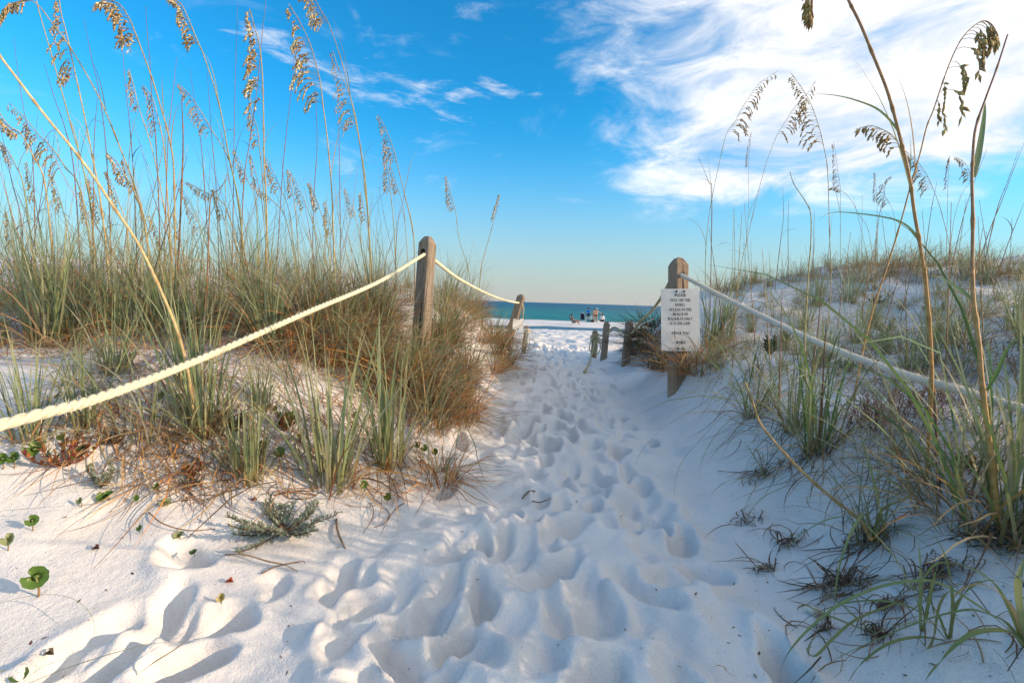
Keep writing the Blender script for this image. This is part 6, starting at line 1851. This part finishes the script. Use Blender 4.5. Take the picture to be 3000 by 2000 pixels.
leafy(2300, 1010, 0.10, 'smaller dark green plant right behind the rosette', 10, 0.04, 0.011, [(0.06, 0.10, 0.03), (0.09, 0.13, 0.05)], (0.12, 0.08, 0.04), 1.0, 0.7, 8, 'rosette_plant', 'plant', 14)
leafy(2590, 975, 0.12, 'bright green low plant in the middle of the right dune', 11, 0.03, 0.010, [(0.12, 0.17, 0.05), (0.10, 0.15, 0.04), (0.18, 0.14, 0.06)], (0.15, 0.08, 0.04), 0.7, 0.95, 10, 'leafy_plant', 'plant', 15)
leafy(2730, 925, 0.13, 'brown-green low plant high on the right dune', 11, 0.025, 0.009, [(0.12, 0.10, 0.05), (0.10, 0.12, 0.05), (0.18, 0.10, 0.05)], (0.15, 0.08, 0.04), 0.7, 0.95, 10, 'leafy_plant', 'plant', 16)
leafy(2480, 1090, 0.10, 'grey-green sprig below the white rope', 8, 0.022, 0.008, [(0.14, 0.17, 0.09), (0.18, 0.20, 0.12)], (0.15, 0.08, 0.04), 0.8, 0.85, 10, 'leafy_plant', 'plant', 17)
leafy(2570, 890, 0.16, 'dark scrubby plant on the upper right dune', 12, 0.022, 0.008, [(0.09, 0.10, 0.05), (0.13, 0.12, 0.07)], (0.12, 0.08, 0.05), 0.7, 0.95, 12, 'leafy_plant', 'plant', 18)
leafy(2815, 1375, 0.05, 'tiny light green sprig with an orange flower, under the white rope', 6, 0.02, 0.012, [(0.14, 0.20, 0.04), (0.18, 0.24, 0.06), (0.5, 0.2, 0.03)], (0.15, 0.08, 0.04), 0.8, 0.8, 7, 'leafy_plant', 'plant', 19)

def twig_bush(px, py, rad, hgt, n, label, pal, seed=1, name='twiggy_bush'):
    g_ = G(px, py); root = empty(name, g_, label, 'bush')
    rg = random.Random(seed); mb_ = MB()
    for i in range(n):
        a = rg.uniform(0, 2 * PI); r_ = rad * math.sqrt(rg.random())
        x, y = r_ * math.cos(a), r_ * math.sin(a)
        z0 = gz(g_.x + x, g_.y + y) - g_.z
        c = jit(rg.choice(pal), 0.25)
        L = hgt * rg.uniform(0.5, 1.1)
        pts = grow(rg, (x, y, z0 - 0.01), rg.uniform(0, 2 * PI), rg.uniform(0.05, 0.5), L, rg.uniform(-0.3, 0.8), 5, 1.0, -9)
        tube(mb_, pts, [0.0014, 0.0013, 0.0011, 0.0009, 0.0007, 0.0005], c, 3, False)
        for j in range(3):
            k = rg.randrange(1, 5)
            q = grow(rg, pts[k], rg.uniform(0, 2 * PI), rg.uniform(0.4, 0.9), L * 0.35, rg.uniform(-0.4, 0.4), 3, 1.0, -9)
            tube(mb_, q, [0.0009, 0.0008, 0.0006, 0.0004], c, 3, False)
    mb_.build('twigs', STEM, root)['kind'] = 'stuff'
twig_bush(2620, 1215, 0.17, 0.16, 130, 'low reddish-brown leafless bush under the white rope', [(0.20, 0.09, 0.06), (0.26, 0.13, 0.08), (0.15, 0.08, 0.06)], 3)
twig_bush(2780, 1180, 0.12, 0.13, 60, 'small reddish-brown leafless bush right of the larger one', [(0.20, 0.10, 0.07), (0.24, 0.14, 0.10)], 4)

# ------------------------------------------------------------------ dead root mats and scattered litter
def ground_curl(rg, x, y, L, n, curl, heading, lift):
    xs, ys = [x], [y]; h = heading
    for i in range(n):
        h += curl / n * (1 + 0.5 * rg.uniform(-1, 1))
        xs.append(xs[-1] + math.cos(h) * L / n); ys.append(ys[-1] + math.sin(h) * L / n)
    return xs, ys, [0.004 + lift * math.sin(PI * i / n) for i in range(n + 1)]
def mat_of_litter(name, label, cat, items, parent_pt=None, mat=None, kind=None, group=None, part='dead_blades'):
    """items: (xs, ys, lifts, width, colour)"""
    allx = np.concatenate([np.array(it[0]) for it in items]); ally = np.concatenate([np.array(it[1]) for it in items])
    zz = ground(allx, ally); k = 0
    mb_ = MB()
    off = parent_pt if parent_pt is not None else Vector((0, 0, 0))
    for xs, ys, lf, wd, c in items:
        pts = [Vector((xs[i], ys[i], zz[k + i] + lf[i])) - off for i in range(len(xs))]
        k += len(xs)
        ribbon(mb_, pts, wd, c, jit(c), 0.5, False, taper=3.0)
    if parent_pt is None:
        return tag(mb_.build(name, mat or DRY), label, cat, group, kind)
    root = empty(name, parent_pt, label, cat, group)
    mb_.build(part, mat or DRY, root)['kind'] = 'stuff'
    return root
lrng = random.Random(31)
DARKB = [(0.15, 0.10, 0.065), (0.20, 0.13, 0.085), (0.11, 0.08, 0.06), (0.26, 0.185, 0.12)]
for (x, y), r_, n, lab in (
  (Z8(520, 215), 100, 60, 'dark clump of dead roots on the right bank above the footprints'),
  (Z8(400, 515), 85, 40, 'dark loose tangle of dead roots nearest the footprints'),
  (Z8(720, 650), 85, 46, 'dead root clump left of the orange stalk foot'),
  (Z8(540, 825), 70, 34, 'small grey root clump on the edge of the footprints'),
  (Z8(1080, 925), 150, 110, 'long dark mat of dead roots above the shell'),
  (Z8(1340, 1075), 45, 26, 'small dark root knot right of the shell'),
  (Z8(1300, 1275), 60, 36, 'dark root knot under the small upright plant'),
  (Z8(1700, 880), 150, 90, 'dark root mat under the sweeping blades at the right'),
  (Z8(930, 1215), 50, 26, 'pale brown root knot just below the shell'),
  (Z8(1230, 640), 130, 90, 'brown dead skirt round the foot of the orange stalk'),
  (Z8(2080, 620), 190, 150, 'grey-brown dead skirt round the dense tuft at the right edge'),
  (Z8(880, 50), 110, 70, 'dark dead skirt under the large tuft of the right bank')):
    c0 = G(x, y); d = depth_of(c0); rad = r_ / 2.24 * d / FPX * 1.15
    items = []
    for k in range(int(n * 1.0)):
        a = lrng.uniform(0, 2 * PI); q = rad * 0.75 * lrng.random() ** 0.9
        L = lrng.uniform(0.02, 0.075) if lrng.random() < 0.85 else lrng.uniform(0.1, 0.2)
        xs, ys, lf = ground_curl(lrng, c0.x + q * math.cos(a) * 1.4, c0.y + q * math.sin(a) * 0.9, L, 6, lrng.gauss(0, 2.0), lrng.uniform(0, 2 * PI), lrng.uniform(0.0, 0.03))
        items.append((xs, ys, lf, lrng.uniform(0.002, 0.005), jit(lrng.choice(DARKB), 0.25)))
    mat_of_litter('dead_root_mat', lab, 'dead roots', items, c0)

def litter_zone(n, xr, yr, pal, Lr, wr, lift, keep=None):
    items = []
    tries = 0
    while len(items) < n and tries < n * 6:
        tries += 1
        px, py = lrng.uniform(*xr), lrng.uniform(*yr)
        if keep and not keep(px, py): continue
        g_ = G(px, py)
        if g_ is None or g_.y > 9: continue
        L = lrng.uniform(*Lr)
        xs, ys, lf = ground_curl(lrng, g_.x, g_.y, L, 7, lrng.gauss(0, 1.6), lrng.uniform(0, 2 * PI), lrng.uniform(0, lift))
        items.append((xs, ys, lf, lrng.uniform(*wr), jit(lrng.choice(pal), 0.25)))
    return items
WARM = BROWN + TAN + RUST + [(0.19, 0.13, 0.09)] * 3
it = litter_zone(1300, (0, 1180), (830, 1060), WARM, (0.12, 0.42), (0.003, 0.006), 0.10)
it += litter_zone(700, (120, 1150), (1060, 1300), WARM, (0.10, 0.36), (0.0022, 0.0045), 0.07, lambda x, y: x > 150 + (y - 1060) * 0.5)
it += litter_zone(420, (820, 1380), (1180, 1480), WARM, (0.10, 0.32), (0.0022, 0.0045), 0.05, lambda x, y: x < 1250 + (1500 - y) * 0.35 and y > 1180 + (1150 - x) * 0.2)
it += litter_zone(220, (380, 780), (1300, 1440), WARM, (0.10, 0.34), (0.0022, 0.0045), 0.05)
it += litter_zone(160, (1260, 1470), (860, 1120), WARM, (0.1, 0.3), (0.0025, 0.0045), 0.05)
mat_of_litter('dry_grass_litter', 'curled dry brown grass blades strewn over the left dune', 'litter', it, None, DRY, 'stuff')
PALE = GREY + BROWN + TAN[:2]
it = litter_zone(1200, (2080, 3000), (800, 1150), PALE, (0.10, 0.38), (0.003, 0.0055), 0.12, lambda x, y: y > 800 + max(0, 2200 - x) * 0.7)
it += litter_zone(420, (2080, 3000), (1150, 1420), PALE + DARKB, (0.10, 0.34), (0.0022, 0.004), 0.06, lambda x, y: x > 2080 + (y - 1150) * 0.6)
it += litter_zone(80, (2250, 3000), (1420, 1980), DARKB + BROWN, (0.04, 0.15), (0.002, 0.0038), 0.03, lambda x, y: x > 2230 + (y - 1420) * 0.25)
mat_of_litter('dry_grass_litter', 'curled dry grass blades strewn over the right dune', 'litter', it, None, DRY, 'stuff')
# crumbs of dead leaf on the sand
mb = MB()
cr = []
for k in range(1100):
    z_ = lrng.random()
    if z_ < 0.45: px, py = lrng.uniform(2120, 3000), lrng.uniform(1330, 2000)
    elif z_ < 0.75: px, py = lrng.uniform(1250, 2200), lrng.uniform(1150, 2000)
    else: px, py = lrng.uniform(0, 1250), lrng.uniform(1300, 2000)
    cr.append((px, py))
pts_ = [G(*c) for c in cr]
for p in pts_:
    if p is None: continue
    i = int(np.searchsorted(gx, p.x)); j = int(np.searchsorted(gy, p.y))
    if 0 < i < len(gx) and 0 < j < len(gy):
        p.z = float(ZZ[j, i])
    a = lrng.uniform(0, 2 * PI); d = Vector((math.cos(a), math.sin(a), 0.05))
    s, nn = frame(d)
    L = lrng.uniform(0.002, 0.006) if lrng.random() < 0.85 else lrng.uniform(0.008, 0.018)
    lens(mb, p + Vector((0, 0, 0.001)), d, s, L, L * lrng.uniform(0.2, 0.45), 0.001, jit(lrng.choice(DARKB + BROWN), 0.3))
tag(mb.build('leaf_crumbs', DRY, None, False), 'tiny dark crumbs of dead leaf scattered on the sand', 'litter', None, 'stuff')
# fallen red leaves on the left slope
for (x, y), c, lab in ((Z3(1405, 955), (0.40, 0.07, 0.03), 'small red fallen leaf in the lower left sand'), (Z3(1135, 458), (0.22, 0.11, 0.04), 'brown fallen leaf above the silvery shrub'), (Z3(585, 752), (0.10, 0.04, 0.03), 'dark brown seed husk on the left sand'),
                       (Z3(1555, 452), (0.34, 0.02, 0.06), 'tiny crimson leaf above the silvery shrub'), (Z3(1400, 335), (0.32, 0.03, 0.03), 'dark red leaf at the end of the orange blades'), (Z3(300, 1400), (0.12, 0.09, 0.05), 'brown husk in the lower left corner')):
    p = G(x, y); root = empty('fallen_leaf', p, lab, 'leaf'); mb = MB(); r_ = 0.012
    rg = random.Random(int(x))
    mb.add([Vector((-r_, 0, 0.003)), Vector((-0.2 * r_, -0.7 * r_, 0.010)), Vector((r_, -0.1 * r_, 0.004)), Vector((0.1 * r_, 0.7 * r_, 0.012)), Vector((0, 0, 0.002)), Vector((-0.1 * r_, 0, 0.016))], [(0, 1, 4), (1, 2, 4), (2, 3, 4), (3, 0, 4), (0, 1, 5), (3, 2, 5)], c)
    mb.build('blade', BROAD, root, False)

# broken shell by the path
sp = G(*Z8(850, 1130)); root = empty('shell', sp, 'broken pinkish white shell lying on the sand in the right foreground', 'shell', None, R(35))
mb = MB(); rg = random.Random(8); n, m = 18, 16
ds_ = depth_of(sp) / FPX
Ls = 52 * ds_
vs, cs = [], []
for j in range(m + 1):
    u = j / m
    for i in range(n):
        a = 2 * PI * i / n
        r_ = Ls * 0.36 * (math.sin(PI * min(1, 0.12 + u * 0.86)) ** 0.7) * (0.55 + 0.45 * (1 - u))
        r_ *= 1 + 0.10 * math.sin(a * 5 + u * 9) + 0.10 * math.sin(u * 26) * (u > 0.45)
        x = r_ * math.cos(a) + 0.12 * Ls * math.sin(u * 3); z = r_ * 0.85 * math.sin(a) + Ls * 0.26
        if i in (13, 14, 15) and 0.1 < u < 0.6: x *= 0.6; z = Ls * 0.2
        vs.append(Vector((x, (u - 0.5) * Ls, z + rg.uniform(-1, 1) * Ls * 0.012)))
        cs.append(jit(mixc((0.44, 0.22, 0.14), (0.60, 0.54, 0.46), min(1, u * 1.6)), 0.12))
fs = [(j * n + i, j * n + (i + 1) % n, (j + 1) * n + (i + 1) % n, (j + 1) * n + i) for j in range(m) for i in range(n)]
fs += [tuple(range(n - 1, -1, -1)), tuple(range(m * n, (m + 1) * n))]
mb.add(vs, fs, cs); mb.build('whorl', COLR, root)
mb = MB(); lips = [Vector((0.2 * Ls, (u - 0.5) * Ls * 0.8, Ls * (0.12 + 0.16 * math.sin(PI * u)))) for u in [i / 8 for i in range(9)]]
tube(mb, lips, [Ls * 0.035 * (0.5 + math.sin(PI * i / 8)) for i in range(9)], (0.52, 0.34, 0.26), 6); mb.build('lip', COLR, root)
